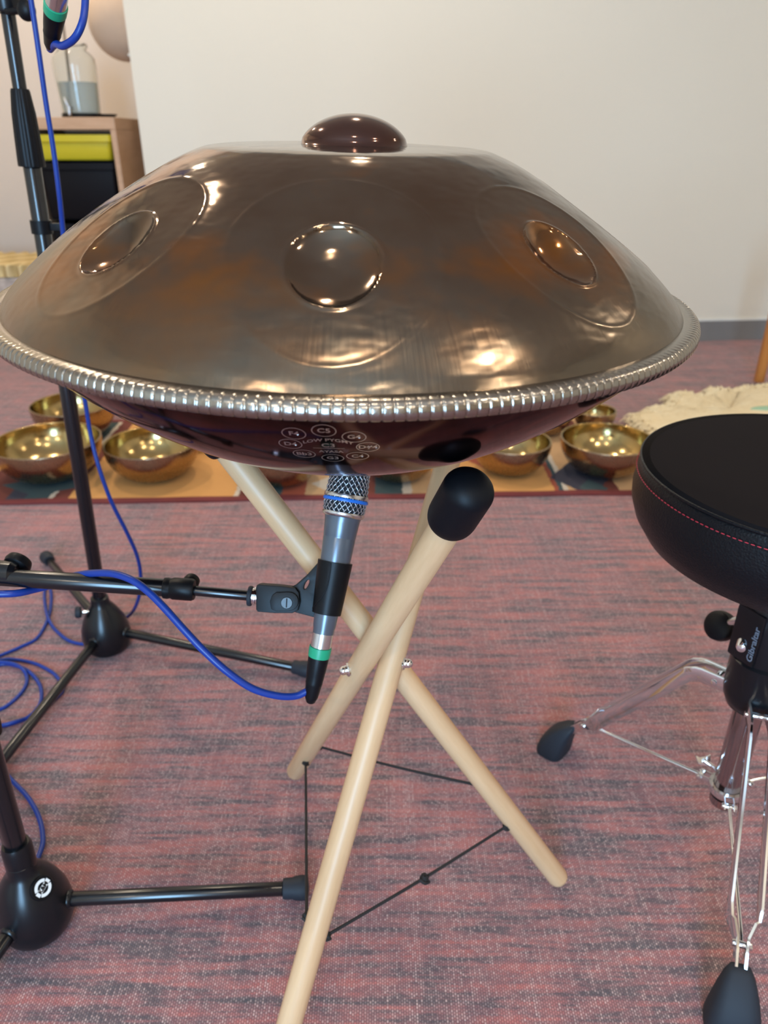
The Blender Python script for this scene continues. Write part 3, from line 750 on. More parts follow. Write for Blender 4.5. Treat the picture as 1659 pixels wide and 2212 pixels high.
tongue = [(592, 1283), (600, 1277), (622, 1276)] + [(628+20*math.cos(t_), 1296-20*math.sin(t_)) for t_ in np.linspace(PI/2, -PI/2, 10)] + [(600, 1317), (590, 1312), (587, 1296)]
mesh('swivel_cheek', *prism([PX(*p) for p in tongue], oc - fwd*.0016, (1, 0, 0), up, fwd, .004), M['black_plastic'], clip, sharp=35)
sc_c = P_(623, 1299) - fwd*.0128
b = MB(); b.add(*lathe([(1e-5, 0), (.0050, 0), (.0056, .0008), (.0056, .003), (1e-5, .003)], sc_c, fwd, 28)); b.build('pivot_screw', M['grey_dial'], clip, True, 40)
sv = Vector((0.05, 0, 0)) + up*1.0; sv.normalize(); rt_ = Vector((1, 0, 0))
mesh('screw_slot', [sc_c - fwd*.00015 + rt_*x*.00055 + sv*y*.0042 for x, y in ((-1, -1), (1, -1), (1, 1), (-1, 1))], [(0, 1, 2, 3)], M['mesh_core'], clip, False)
# flange with its hole
fl = [(622, 1271), (640, 1262), (665, 1240), (688, 1214), (700, 1214), (704, 1240), (694, 1290), (682, 1334), (672, 1331), (634, 1321), (630, 1300)]
hole = [(663+5.0*math.cos(t_)*1.0+3.0*math.sin(t_), 1262+9.5*math.sin(t_)*-1+3*math.cos(t_)*-1) for t_ in np.linspace(0, 2*PI, 17)[:-1]]
mesh('flange', *prism([PX(*p) for p in fl], oc + fwd*.0075, (1, 0, 0), up, fwd, .006, [[PX(*p) for p in hole]]), M['black_plastic'], clip, sharp=35)
# sleeve holding the barrel: an open shell with a slanted lower edge
V = []; Fc = []; na, nh = 40, 16
ca_, cb2, _ = basis(md, fwd)   # cb2/ca span the circle
ex = (rt_ - md*rt_.dot(md)).normalized(); ey = md.cross(ex); 
if ey.dot(fwd) > 0: ey = -ey      # ey looks to the camera
t0_, tA, tB = k_(1213)*ML, k_(1325)*ML, k_(1338)*ML
def barrel(t_): return np.interp(t_/ML, [k_(1163), k_(1225), k_(1320), k_(1352)], [g(70), g(64), g(53), g(49)])
for s_, off in ((0, .0003), (1, .0022)):
    for i in range(na+1):
        u_ = i/na; th = math.radians(-70 + 320*u_)      # opening at the camera-right side
        for j in range(nh+1):
            v_ = j/nh
            low = tB - .030*max(0, math.sin(th-math.radians(-70)+.2))*0 - .0
            fr = max(0.0, min(1.0, (u_-.0)/.22)); low = tA - (1-fr)*.028
            t_ = t0_ + (low-t0_)*v_
            rr = barrel(t_)+off
            V.append(m0 + md*t_ + (ex*math.cos(th-math.radians(0)) + ey*math.sin(th))*rr)
def vid(s_, i, j): return s_*(na+1)*(nh+1) + i*(nh+1) + j
for i in range(na):
    for j in range(nh):
        Fc.append((vid(1, i, j), vid(1, i, j+1), vid(1, i+1, j+1), vid(1, i+1, j))); Fc.append((vid(0, i, j), vid(0, i+1, j), vid(0, i+1, j+1), vid(0, i, j+1)))
    for j in (0, nh): Fc.append((vid(0, i, j), vid(1, i, j), vid(1, i+1, j), vid(0, i+1, j)))
for j in range(nh):
    for i in (0, na): Fc.append((vid(0, i, j), vid(1, i, j), vid(1, i, j+1), vid(0, i, j+1)))
mesh('sleeve', V, Fc, M['black_plastic'], clip, sharp=45)
# raised contour line along the sleeve
pts_ = []
for (v_, th) in ((.02, 100), (.2, 98), (.45, 100), (.65, 112), (.82, 135), (.93, 165)):
    t_ = t0_ + (tA-t0_)*v_; a = math.radians(th); pts_.append(m0+md*t_+(ex*math.cos(a)+ey*math.sin(a))*(barrel(t_)+.0022))
mesh('sleeve_ridge', *tube(spline(pts_, 8), .0006, 8), M['black_plastic'], clip)

# ------------------------------------------------------------------ cables
def plug(parent, p, d, scale=1.0):
    """connector seen from its socket end: steel shell, green ring, black boot; p at the microphone, d pointing away"""
    L_ = .028*scale
    mesh('connector_shell', *lathe([(1e-5, -.004), (.0092*scale, -.004), (.0095*scale, 0), (.0095*scale, .0115*scale), (.0090*scale, .012*scale), (1e-5, .012*scale)], p, d, 36), M['steel'], parent, sharp=40)
    mesh('green_ring', *lathe([(.0092*scale, .0118*scale), (.0103*scale, .012*scale), (.0105*scale, .0135*scale), (.0102*scale, .0215*scale), (.0094*scale, .022*scale)], p, d, 36), M['green'], parent, sharp=40)
    mesh('boot', *lathe([(.0094*scale, .0215*scale), (.0097*scale, .024*scale), (.0088*scale, .038*scale), (.0080*scale, .046*scale), (.0082*scale, .0475*scale), (.0078*scale, .049*scale), (.0062*scale, .062*scale), (.0042*scale, .067*scale), (.0030*scale, .068*scale)], p, d, 36), M['black_plastic'], parent, sharp=40)
CR = .0034
xp = m1 + md*.001
xd = (atd(676, 1487, .68) - m1).normalized()
c1 = empty('microphone_cable', xp, 'blue cable plugged into the microphone under the handpan, looped over the boom', 'cable')
plug(c1, xp, xd, .98)
pts_ = [xp+xd*.062, atd(668, 1492, .680), atd(640, 1503, .678), (atd(600, 1503, .672)), atd(545, 1487, .665), atd(490, 1450, .658), atd(440, 1405, .655), atd(400, 1363, .654), atd(355, 1313, .655), atd(320, 1278, .658), atd(285, 1253, .663), atd(245, 1239.5, .672), atd(205, 1238, .682), atd(165, 1243, .695), atd(140, 1252, .706), atd(120, 1262, .708), atd(80, 1272, .698), atd(40, 1281, .683), atd(0, 1283, .677), atd(-80, 1285, .672), atd(-160, 1300, .68)]
mesh('cord', *tube(spline(pts_, 10), CR, 14), M['cable'], c1)
# cable of the microphone above the frame
c2 = empty('microphone_cable', atd(118, -20, .64), 'blue cable hanging in a short loop from a green-ringed plug, top edge of the picture', 'cable')
p = atd(124, -14, .62); d_ = (atd(111, 84, .62+.044)-p).normalized()
plug(c2, p, d_, .93)
pts_ = [p+d_*.058, p+d_*.064, atd(119, 95, .662), atd(136, 99, .655), atd(160, 84, .645), atd(176, 55, .64), atd(183, 20, .64), atd(184, -30, .64), atd(180, -110, .65)]
mesh('cord', *tube(spline(pts_, 10), .0032, 14), M['cable'], c2)
# long cable running down beside the rear pole to the floor
def sy(px, py, y): return aty(px, py, y)
pts_ = [sy(56, -60, 1.06), sy(67, 0, 1.06), sy(82, 100, 1.06), sy(99, 220, 1.065), sy(115, 320, 1.07), sy(128, 420, 1.075), sy(136, 500, 1.085), sy(146, 620, 1.09), sy(160, 740, 1.095), sy(183, 862, 1.10), sy(196, 940, 1.10), sy(214, 1010, 1.09), sy(240, 1082, 1.09), sy(274, 1150, 1.10), sy(296, 1200, 1.12), sy(304, 1245, 1.14), sy(300, 1290, 1.16), sy(286, 1322, 1.19), atz(268, 1338, .006), atz(250, 1352, .005), atz(240, 1372, .005)]
c3 = mesh('microphone_cable', *tube(spline(pts_, 8), .0033, 12), M['cable'])
tag(c3, 'long blue cable running down beside the pole of the rear microphone stand', 'cable')
def floorcable(P2, label, r=.0031, z=.0035):
    pts_ = [atz(q[0], q[1], q[2] if len(q) > 2 else z) for q in P2]
    return tag(mesh('floor_cable', *tube(spline(pts_, 10), r, 12), M['cable']), label, 'cable')
floorcable([(-60, 1440), (0, 1416), (45, 1397), (80, 1378), (100, 1345), (108, 1320), (111, 1290), (108, 1268), (103, 1255), (98, 1268), (96, 1290), (101, 1325, .009), (112, 1350), (128, 1368), (150, 1384), (178, 1391), (208, 1391)], 'blue cable on the carpet crossing itself in a narrow loop beneath the boom')
floorcable([(-70, 1450), (0, 1426), (35, 1425), (75, 1433), (110, 1450), (126, 1465), (134, 1478), (134, 1494), (112, 1516), (80, 1549), (40, 1590), (0, 1632)], 'outer blue cable curving on the carpet into the leg of the rear microphone stand')
floorcable([(-60, 1460), (0, 1436), (30, 1437), (62, 1450, .006), (84, 1475), (90, 1500), (84, 1525), (62, 1548), (30, 1562), (0, 1569), (-60, 1575)], 'blue cable coiled on the carpet, reaching down to a loose strand end')
floorcable([(-60, 1432), (0, 1430, .009), (30, 1434, .010), (50, 1446, .010), (58, 1463), (55, 1482), (40, 1503), (18, 1522), (0, 1532), (-60, 1555)], 'innermost blue cable loop on the carpet at the left edge')
floorcable([(-60, 1572), (0, 1567, .009), (30, 1560, .010), (53, 1553)], 'short end of blue cable lying on the carpet beside the near microphone stand')
pts_ = [atz(-20, 1640, .006), atz(30, 1690, .006), atz(60, 1722, .006), atz(82, 1760, .006), atz(92, 1800, .005), atz(89, 1835, .005), atz(60, 1890, .005), atz(10, 1912, .005), atz(-60, 1930, .005)]
tag(mesh('floor_cable', *tube(spline(pts_, 10), .0033, 12), M['cable']), 'blue cable passing behind the cast base of the near microphone stand', 'cable')

# ------------------------------------------------------------------ drum throne
TC = Vector((.452, .710, 0))
thr = empty('drum_throne', TC, 'round black leather drum throne with chrome double-braced tripod legs', 'stool')
SR, SZ, SC = .184, .540, Vector((.461, .710, 0))
sprof = [(1e-5, SZ-.100), (.10, SZ-.100), (.148, SZ-.097), (.168, SZ-.086), (.181, SZ-.066), (.187, SZ-.048), (.188, SZ-.034), (.186, SZ-.018), (.1845, SZ-.008), (.1835, SZ-.004), (.1815, SZ-.0012)]
mesh('seat_cushion', *lathe(sprof + [(1e-5, SZ-.0012)], SC, (0, 0, 1), 128), M['leather'], thr)
sp = [(.1818, SZ-.0035), (.1840, SZ-.0028), (.1845, SZ-.0004), (.1830, SZ+.0012), (.181, SZ+.0008), (.17, SZ+.0015), (.10, SZ+.003), (1e-5, SZ+.0035)]
st_ = mesh('seat_top', *lathe(sp[3:], SC, (0, 0, 1), 128), M['seat_top'], thr)
mesh('piping', *tube([SC+Vector((.1832*math.cos(2*PI*i/160), .1832*math.sin(2*PI*i/160), SZ-.0006)) for i in range(160)], .0018, 10, True), M['leather'], thr)
mb = MB()
for i in range(210):
    a0, a1 = 2*PI*i/210, 2*PI*(i+.62)/210
    mb.add(*tube([SC+Vector((.1866*math.cos(a), .1866*math.sin(a), SZ-.0128)) for a in (a0, (a0+a1)/2, a1)], [.0004, .00065, .0004], 6))
mb.build('red_stitching', M['red_thread'], thr)['label'] = 'dashed red thread below the seat edge'
# seat bracket and hardware
mb = MB(); bz = SZ-.100
mb.add(*box((TC.x, TC.y, bz-.006), (.16, .11, .006), .002, .3)); mb.add(*box((TC.x-.03, TC.y-.03, bz-.022), (.006, .05, .028), .0015, .3)); mb.add(*box((TC.x+.03, TC.y, bz-.022), (.006, .05, .028), .0015, .3))
mb.add(*cyl((TC.x-.045, TC.y-.035, bz-.02), (TC.x+.02, TC.y-.045, bz-.02), .005)); mb.add(*ball((TC.x-.045, TC.y-.04, bz-.02), .0085, 16, 10)); mb.add(*ball((TC.x-.010, TC.y-.05, bz-.022), .009, 16, 10))
mb.add(*cyl((TC.x, TC.y, bz-.07), (TC.x, TC.y, bz-.004), .019)); mb.add(*cyl((TC.x, TC.y-.05, bz-.05), (TC.x, TC.y-.03, bz-.05), .010))
for i in range(5): mb.add(*lathe([(1e-5, 0), (.0095, 0), (.0105, .0015), (.0095, .003), (1e-5, .003)], (TC.x+.018, TC.y-.04, bz-.072+i*.006), (0, 0, 1), 20))
mb.build('seat_bracket', M['chrome'], thr, True, 40)
kc = atd(1556, 1352, .93)
mb = MB(); mb.add(*lathe([(1e-5, -.011), (.014, -.011), (.0185, -.007), (.0195, 0), (.0185, .007), (.014, .010), (1e-5, .011)], kc, Vector((-.75, -.35, .35)), 36)); mb.build('height_knob', M['black_plastic'], thr, True, 40)
mesh('knob_spindle', *cyl(kc, Vector((TC.x, TC.y+.01, .36)), .006), M['chrome'], thr, sharp=40)
# black hub casting
mb = MB()
hub_o = Vector((TC.x, TC.y, 0))
mb.add(*lathe([(1e-5, .226), (.022, .226), (.029, .230), (.034, .242), (.036, .254), (.036, .300), (.0325, .303), (.0325, .372), (.0305, .378), (1e-5, .378)], hub_o, (0, 0, 1), 56))
mb.add(*box((TC.x-.024, TC.y-.004, .338), (.024, .036, .070), .004, .45))
mb.build('hub', M['black_paint'], thr, True, 40)
bp = atd(1601, 1398, .820); hd_ = Vector((-.45, -.85, .1)).normalized()
hubb = MB(); hubb.add(*lathe([(1e-5, -.012), (.0052, -.012), (.0055, 0), (.0045, .0035), (1e-5, .0045)], bp, hd_, 24)); hubb.build('hub_rivet', M['chrome'], thr, True, 50)
V, Fc = text_mesh('Gibraltar', .0130, 0, .0003)
bq, bh_ = Vector((TC.x-.024, TC.y-.004, .338)), .45
bx_, by_ = Vector((math.cos(bh_), math.sin(bh_), 0)), Vector((-math.sin(bh_), math.cos(bh_), 0))
Vt = [bq - bx_*.0124 + by_*(-.0128 + v.y*.8) + Vector((0, 0, v.x-.004)) for v in V]
mesh('hub_lettering', [Vector(v) for v in Vt], Fc, M['grey_print'], thr, False)
# central tube
mesh('center_tube', *lathe([(1e-5, .062), (.0165, .062), (.0175, .064), (.0175, .240), (1e-5, .240)], hub_o, (0, 0, 1), 48), plain('dark_chrome', (0.42, 0.37, 0.38), .14, 1.0), thr, sharp=40)
# collar with ears
cz_ = .088
mb = MB(); mb.add(*lathe([(.0178, -.005), (.0225, -.005), (.0235, 0), (.0225, .005), (.0178, .005), (.0178, -.005)], hub_o+Vector((0, 0, cz_)), (0, 0, 1), 48))
foot_xy = [Vector((.268, .868)), Vector((.373, .466)), Vector((.690, .780))]
for f_ in foot_xy:
    d_ = (f_-TC.xy).normalized(); s_ = Vector((-d_.y, d_.x, 0)); d3 = Vector((d_.x, d_.y, 0))
    for sg in (-1, 1): mb.add(*prism([(0, -.005), (.016, -.005), (.020, 0), (.016, .005), (0, .005)], hub_o+Vector((0, 0, cz_))+d3*.020+s_*sg*.0055 - s_*.0008, d3, (0, 0, 1), s_, .0016))
mb.build('brace_collar', M['chrome'], thr, True, 40)
mesh('collar_insert', *lathe([(.0174, -.012), (.0190, -.012), (.0190, -.0052), (.0174, -.0052)], hub_o+Vector((0, 0, cz_)), (0, 0, 1), 40), M['black_plastic'], thr)
mb = MB(); wn = hub_o+Vector((-.030, .018, cz_+.030)); mb.add(*prism([(-.010, .006), (-.006, -.006), (.004, -.008), (.010, -.004), (.010, .007), (.004, .004), (-.004, .003)], wn, (1, 0, 0), up, fwd, .004)); mb.add(*cyl(wn, wn+Vector((.02, -.01, -.01)), .003)); mb.build('wing_nut', M['chrome'], thr, True, 40)
for k, f_ in enumerate(foot_xy):
    d_ = (f_-TC.xy).normalized(); L_ = (f_-TC.xy).length; s_ = Vector((-d_.y, d_.x, 0)); d3 = Vector((d_.x, d_.y, 0))
    def pt(u_, z_, w_): return hub_o + d3*u_ + Vector((0, 0, z_)) + s_*w_
    # two flat bars, cranked in towards the foot
    path = [(.028, .248, .0105), (.064, .249, .0110), (.076, .243, .0120), (L_-.066, .106, .0150), (L_-.058, .096, .0145), (L_-.044, .080, .0065), (L_-.036, .072, .0050), (L_-.012, .044, .0042)]
    mb = MB()
    for sg in (-1, 1):
        P3 = [pt(a, z, sg*w_) for a, z, w_ in path]; P3 = [P3[0]] + [x for i in range(1, len(P3)-1) for x in ((P3[i]*.88+P3[i-1]*.12) if (P3[i]-P3[i-1]).length < .03 else P3[i]+(P3[i-1]-P3[i]).normalized()*.003, (P3[i]*.88+P3[i+1]*.12) if (P3[i]-P3[i+1]).length < .03 else P3[i]+(P3[i+1]-P3[i]).normalized()*.003)] + [P3[-1]]; hh, tw = .0098, .0018
        N_ = len(P3); V = []; Fc = []
        for i in range(N_):
            T_ = (P3[min(i+1, N_-1)]-P3[max(i-1, 0)]).normalized(); sd = Vector((0, 0, 1)).cross(T_).normalized(); nn_ = T_.cross(sd)
            taper = .62 if i > N_-6 else 1
            for (x, y) in ((-1, -.9), (-.7, -1), (.7, -1), (1, -.9), (1, .9), (.7, 1), (-.7, 1), (-1, .9)): V.append(P3[i]+sd*tw*x+nn_*hh*taper*y)
        for i in range(N_-1):
            for q_ in range(8): Fc.append((i*8+q_, i*8+(q_+1) % 8, (i+1)*8+(q_+1) % 8, (i+1)*8+q_))
        Fc.append(tuple(range(7, -1, -1))); Fc.append(tuple(range((N_-1)*8, N_*8)))
        mb.add(V, Fc)
    lg = mb.build('leg', M['chrome'], thr, True, 35)
    mb = MB()
    for (u_, z_, w_) in ((.044, .247, .015), (L_-.040, .076, .010)): mesh('leg_bolt', *cyl(pt(u_, z_, -w_), pt(u_, z_, w_), .0038, 20), M['chrome'], lg, sharp=40)
    # brace rod down to the collar
    mb = MB()
    mb.add(*tube([pt(.034, cz_, 0), pt(.06, cz_-.002, 0), pt(L_-.055, .078, 0), pt(L_-.040, .074, 0)], .0024, 12))
    mb.add(*cyl(pt(.034, cz_, -.009), pt(.034, cz_, .009), .0036, 18))
    mb.build('brace', M['chrome'], lg, True, 40)
    # moulded rubber foot
    V = []; Fc = []; secs = [(L_-.030, .062, .0075, .010), (L_-.018, .054, .011, .016), (L_-.004, .040, .0150, .0205), (L_+.010, .024, .0185, .0215), (L_+.020, .008, .0205, .018), (L_+.022, .001, .0205, .015)]
    # sections stacked vertically: rounded rectangles
    lev = [(.000, L_-.018, L_+.024, .0215), (.006, L_-.019, L_+.025, .0220), (.022, L_-.021, L_+.021, .0200), (.040, L_-.024, L_+.010, .0165), (.054, L_-.027, L_-.004, .0125), (.062, L_-.028, L_-.014, .0085), (.064, L_-.026, L_-.018, .004)]
    nn_ = 28
    for (z_, u0, u1, w_) in lev:
        for i in range(nn_):
            t_ = 2*PI*i/nn_; c_, s2_ = math.cos(t_), math.sin(t_)
            sx_ = math.copysign(abs(c_)**.6, c_); sy_ = math.copysign(abs(s2_)**.6, s2_)
            V.append(pt((u0+u1)/2 + (u1-u0)/2*sx_, z_, w_*1.3*sy_))
    for a in range(len(lev)-1):
        for i in range(nn_): j = (i+1) % nn_; Fc.append((a*nn_+i, a*nn_+j, (a+1)*nn_+j, (a+1)*nn_+i))
    Fc.append(tuple(range(nn_-1, -1, -1))); Fc.append(tuple(range((len(lev)-1)*nn_, len(lev)*nn_)))
    mesh('rubber_foot', V, Fc, M['rubber'], lg, sharp=60)

# ------------------------------------------------------------------ kilim mat and singing bowls
k0 = atz(-120, 1094, .0); k1 = atz(1428, 1069, .0); kd_ = (k1-k0).normalized(); kn = Vector((-kd_.y, kd_.x, 0))
kl = empty('kilim_mat', k0, 'orange striped kilim mat spread on the carpet below the brass bowls', 'mat')
def strip(name, u0, u1, v0, v1, h, mat, nx=120, wob=.002):
    V = []; Fc = []
    for i in range(nx+1):
        u_ = u0+(u1-u0)*i/nx
        for (v_, z_) in ((v0, 0), (v0, h), (v1, h), (v1, 0)):
            w_ = wob*math.sin(u_*9)+wob*.6*math.sin(u_*23+1)
            V.append(k0+kd_*u_+kn*(v_+w_)+Vector((0, 0, z_ + (.0006*(1+math.sin(u_*31)) if z_ > 0 else 0))))
    for i in range(nx):
        for q_ in range(3): Fc.append((i*4+q_, (i+1)*4+q_, (i+1)*4+q_+1, i*4+q_+1))
    Fc.append((0, 1, 2, 3)); Fc.append((nx*4+3, nx*4+2, nx*4+1, nx*4))
    return mesh(name, V, Fc, mat, kl, False)
KL = (k1-k0).length
strip('woven_field', 0, KL, .022, .62, .004, M['kilim']); strip('border', 0, KL, 0, .024, .005, M['kilim_edge']); strip('border', 0, KL, .618, .64, .005, M['kilim_edge'])
def bowl(px, py, rpx, hz, label, depth=1.0):
    c = atz(px, py, hz); zc = (c-CAM).dot(fwd); Rb = rpx*zc/FPX; z0 = .0056
    e_ = empty('singing_bowl', (c.x, c.y, z0), label, 'bowl', 'brass singing bowls on the kilim')
    h = hz - z0; out = []; 
    for (a, b) in ((0.0001, 0), (.30, 0.0), (.42, .02), (.58, .09), (.74, .22), (.87, .42), (.955, .64), (.99, .82), (1.0, .95), (1.0, 1.0)): out.append((a*Rb, b*h))
    osp = spline([Vector((a, b, 0)) for a, b in out], 5); out = [(max(1e-5, v.x), v.y) for v in osp]
    th_ = .0055
    inn = [(max(1e-5, a-th_*(1 if a > th_ else 0)), b + th_*.8*(1-min(1, b/h))) for a, b in out]
    base = (c.x, c.y, z0)
    V, Fc = lathe(out + [(Rb-.0012, h+.0012)], base, (0, 0, 1), 72); mesh('outer_wall', V, [f for f in Fc if len(f) == 4], M['brass_out'], e_)
    V, Fc = lathe([(Rb-.0012, h+.0012), (Rb-th_*.7, h+.0012)] + inn[::-1], base, (0, 0, 1), 72); Fc = [f for f in Fc if len(f) == 4]
    mesh('inner_wall', V, Fc, M['brass_in'], e_)
    return e_
bowl(100, 950, 113, .112, 'largest brass bowl in the front row, cut by the left edge of the picture')
bowl(327, 954, 101, .106, 'brass bowl in the front row between the rear stand pole and a beech leg')
bowl(157, 871, 88, .112, 'brass bowl standing in the back row behind the rear stand pole')
bowl(1105, 950, 86, .098, 'brass bowl in the front row, half hidden by the rim right of the rubber cap')
bowl(1313, 947, 100, .104, 'brass bowl in the front row next to the black throne seat')
bowl(1286, 885, 45, .075, 'small brass bowl in the back row touching the edge of the handpan')
bowl(1180, 890, 55, .075, 'dark brass bowl in the back row, a sliver under the handpan rim')
bowl(412, 918, 48, .075, 'brass bowl hidden behind another, its dark side by the top of a beech leg')
bowl(606, 972, 88, .096, 'brass bowl in the front row seen under the handpan left of the microphone')
bowl(862, 968, 84, .090, 'brass bowl in the front row seen under the handpan right of the microphone')

# ------------------------------------------------------------------ fleece rug, wooden frame
outline_px = [(1358, 914), (1395, 905), (1402, 897), (1440, 893), (1452, 880), (1446, 870), (1470, 862), (1500, 868), (1530, 866), (1528, 856), (1560, 852), (1590, 860), (1605, 850), (1640, 846), (1700, 842), (1850, 850), (1980, 880), (1980, 960), (1850, 1040), (1700, 1060), (1560, 1040), (1460, 990), (1400, 950), (1372, 930)]
op = [atz(x, y, 0.0) for x, y in outline_px]; ops = spline(op, 6, True); cen = sum(ops, Vector())/len(ops)
V = []; Fc = []; rings = [1.0, .985, .96, .90, .8, .6, .4, .2]; hs_ = [0.001, .012, .020, .026, .028, .028, .028, .028]; N_ = len(ops)
for k, (q_, h_) in enumerate(zip(rings, hs_)):
    for i, p in enumerate(ops):
        j_ = 1 + (0.012*math.sin(i*2.1)+.010*math.sin(i*5.3+k))*(q_ > .9)
        V.append(cen + (p-cen)*q_*j_ + Vector((0, 0, h_ + .004*math.sin(i*1.7+k*2)*(h_ > .01))))
V.append(cen+Vector((0, 0, .03)))
for k in range(len(rings)-1):
    for i in range(N_): j = (i+1) % N_; Fc.append((k*N_+i, k*N_+j, (k+1)*N_+j, (k+1)*N_+i))
for i in range(N_): Fc.append(((len(rings)-1)*N_+i, (len(rings)-1)*N_+(i+1) % N_, len(V)-1))
rug = empty('fleece_rug', cen, 'cream shaggy fleece rug lying on the carpet behind the drum throne', 'rug')
mesh('fleece', V, Fc, M['fleece'], rug)
mb = MB()
for i in range(620):
    k = rng.integers(0, N_); p = ops[k]; q_ = 1 - abs(rng.normal())*.06; b0 = cen+(p-cen)*q_; out_ = (p-cen).normalized()
    a_ = rng.normal()*.8; dd = Matrix.Rotation(a_, 3, 'Z') @ out_; L_ = rng.uniform(.015, .045); z_ = .004 + .02*min(1, (1-q_)*25)
    mb.add(*tube([b0+Vector((0, 0, z_)), b0+dd*L_*.5+Vector((0, 0, z_+.007)), b0+dd*L_+Vector((0, 0, max(.002, z_-.006)))], [.0045, .0035, .0008], 5))
mb.build('wool_locks', M['fleece'], rug)['kind'] = 'stuff'
gp = atz(1650, 882, .032); V, Fc = ball((gp.x+.03, gp.y, .028), 1, 24, 8, (.075, .03, .008)); mesh('mint_patch', V, Fc, M['mint'], rug)['label'] = 'mint green patch'
fr = empty('wooden_frame', atz(1640, 842, 0), 'orange-brown wooden frame leg standing at the far end of the fleece rug', 'frame')
l0 = atz(1639, 824, .012); l1 = aty(1700, 560, 2.80)
def slat(p0, p1, w_, d_, name):
    T_ = (p1-p0).normalized(); a, b, _ = basis(T_, (0, 1, 0)); V = []
    for p in (p0, p1):
        for (x, y) in ((-1, -.7), (-.7, -1), (.7, -1), (1, -.7), (1, .7), (.7, 1), (-.7, 1), (-1, .7)): V.append(p + a*w_*x + b*d_*y)
    Fc = [(i, (i+1) % 8, 8+(i+1) % 8, 8+i) for i in range(8)] + [tuple(range(7, -1, -1)), tuple(range(8, 16))]
    mesh(name, V, Fc, M['redwood'], fr, False)
slat(l0, l1, .0165, .014, 'leg'); l2 = l1 + Vector((.42, .0, 0)); l3 = Vector((l2.x+.15, l0.y, .012)); slat(l3, l2, .0165, .014, 'leg'); slat(l1-Vector((.02, 0, .0)), l2+Vector((.02, 0, 0)), .014, .02, 'crossbar')

# ------------------------------------------------------------------ shelf corner on the left
SY = 3.42
def q(px, py, y=SY): return aty(px, py, y)
tl, tr = q(70, 258), q(246, 253); bz_top = tr.z
x0_, x1_ = q(66, 330).x-.02, q(262, 330).x - .0
x1_ = q(246, 255).x + .0; 
shelf = empty('tray_shelf', ((x0_+x1_)/2, SY+.2, 0), 'low wooden tray shelf with open front in the recess, glass jar on its top', 'shelf')
dp = .42; tk = .045
mb = MB(); mb.add(*box(((x0_+x1_)/2, SY+dp/2, bz_top-tk/2), (x1_-x0_, dp, tk), .003)); mb.build('top_panel', M['pine'], shelf, False)
for xx in (x0_+.011, x1_-.011):
    mesh('side_panel', *box((xx, SY+dp/2, (bz_top-tk)/2), (.022, dp, bz_top-tk-.001), .002), M['pine'], shelf, False)
mesh('back_panel', *box(((x0_+x1_)/2, SY+dp-.006, (bz_top-tk)/2), (x1_-x0_-.046, .01, bz_top-tk-.002), 0), M['pine'], shelf, False)
for zz in (.36, .06): mesh('shelf_board', *box(((x0_+x1_)/2, SY+dp/2-.01, zz), (x1_-x0_-.046, dp-.03, .016), .001), M['pine'], shelf, False)
def tray(zt, zb, mat, label, y0=SY+.004):
    e_ = empty('storage_tray', ((x0_+x1_)/2, SY+.2, zb), label, 'tray')
    cxx = (x0_+x1_)/2; w_ = (x1_-x0_)/2-.024
    V = []; Fc = []; 
    def ringp(hw, y0_, y1_, z_, r_=.02):
        P_2 = []
        for (sx, sy_, a0) in ((1, 1, 0), (-1, 1, 90), (-1, -1, 180), (1, -1, 270)):
            for i in range(5):
                a = math.radians(a0+90*i/4); cx_ = cxx + sx*(hw-r_); cy_ = (y1_-r_ if sy_ > 0 else y0_+r_); P_2.append(Vector((cx_+r_*math.cos(a), cy_+r_*math.sin(a), z_)))
        return P_2
    rs_ = [ringp(w_*.88, y0+.02, y0+.36, zb), ringp(w_*.90, y0+.014, y0+.362, zb+.01), ringp(w_*.94, y0+.010, y0+.365, zt-.03), ringp(w_*.985, y0, y0+.372, zt-.026), ringp(w_, y0-.002, y0+.374, zt), ringp(w_*.96, y0+.008, y0+.366, zt-.002), ringp(w_*.88, y0+.02, y0+.35, zb+.012)]
    for r_ in rs_: V += r_
    n_ = 20
    for a in range(len(rs_)-1):
        for i in range(n_): j = (i+1) % n_; Fc.append((a*n_+i, a*n_+j, (a+1)*n_+j, (a+1)*n_+i))
    Fc.append(tuple(range(n_-1, -1, -1))); Fc.append(tuple(range(6*n_, 7*n_)))
    mesh('tray_body', V, Fc, mat, e_, sharp=50); return e_
zyt, zyb = q(160, 291).z, q(160, 346).z
tray(zyt, zyb, M['yellow'], 'yellow plastic tray in the top slot of the wooden shelf')
tray(q(160, 352).z, q(160, 478).z+.004, M['dark_tray'], 'deep black plastic tray below the yellow one in the wooden shelf')
tray(q(160, 484).z, q(160, 560).z, M['dark_tray'], 'lower black plastic tray under the deep black one')
# glass drinks jar
jx = q(178, 250, SY+.13); jb = bz_top; zc = (jx-CAM).dot(fwd); pm = zc/FPX
jar = empty('glass_jar', (jx.x, SY+.13, jb), 'clear glass drinks jar with a tap, half full, standing on the wooden shelf', 'jar')
jr = 44*pm; jh = 137*pm
jo = (jx.x, SY+.13, jb+.0005)
jp = [(1e-5, 0), (jr*.82, 0), (jr*.88, .006), (jr*.9, jh*.1), (jr*.98, jh*.55), (jr, jh*.72), (jr*.97, jh*.80), (jr*.80, jh*.87), (jr*.66, jh*.90), (jr*.64, jh*.93), (jr*.72, jh*.94), (jr*.72, jh*.99), (jr*.64, jh)]
inn = [(max(1e-5, r-.004), z+.004 if z < jh*.05 else z) for r, z in jp][::-1]
V, Fc = lathe([(r, z) for r, z in jp] + inn, jo, (0, 0, 1), 56); mesh('jar_body', V, [f for f in Fc if len(f) == 4], M['glass'], jar)
wl = jh*.48; wr = lambda z: np.interp(z, [0, jh*.1, jh*.55], [jr*.86, jr*.9, jr*.98])-.0052
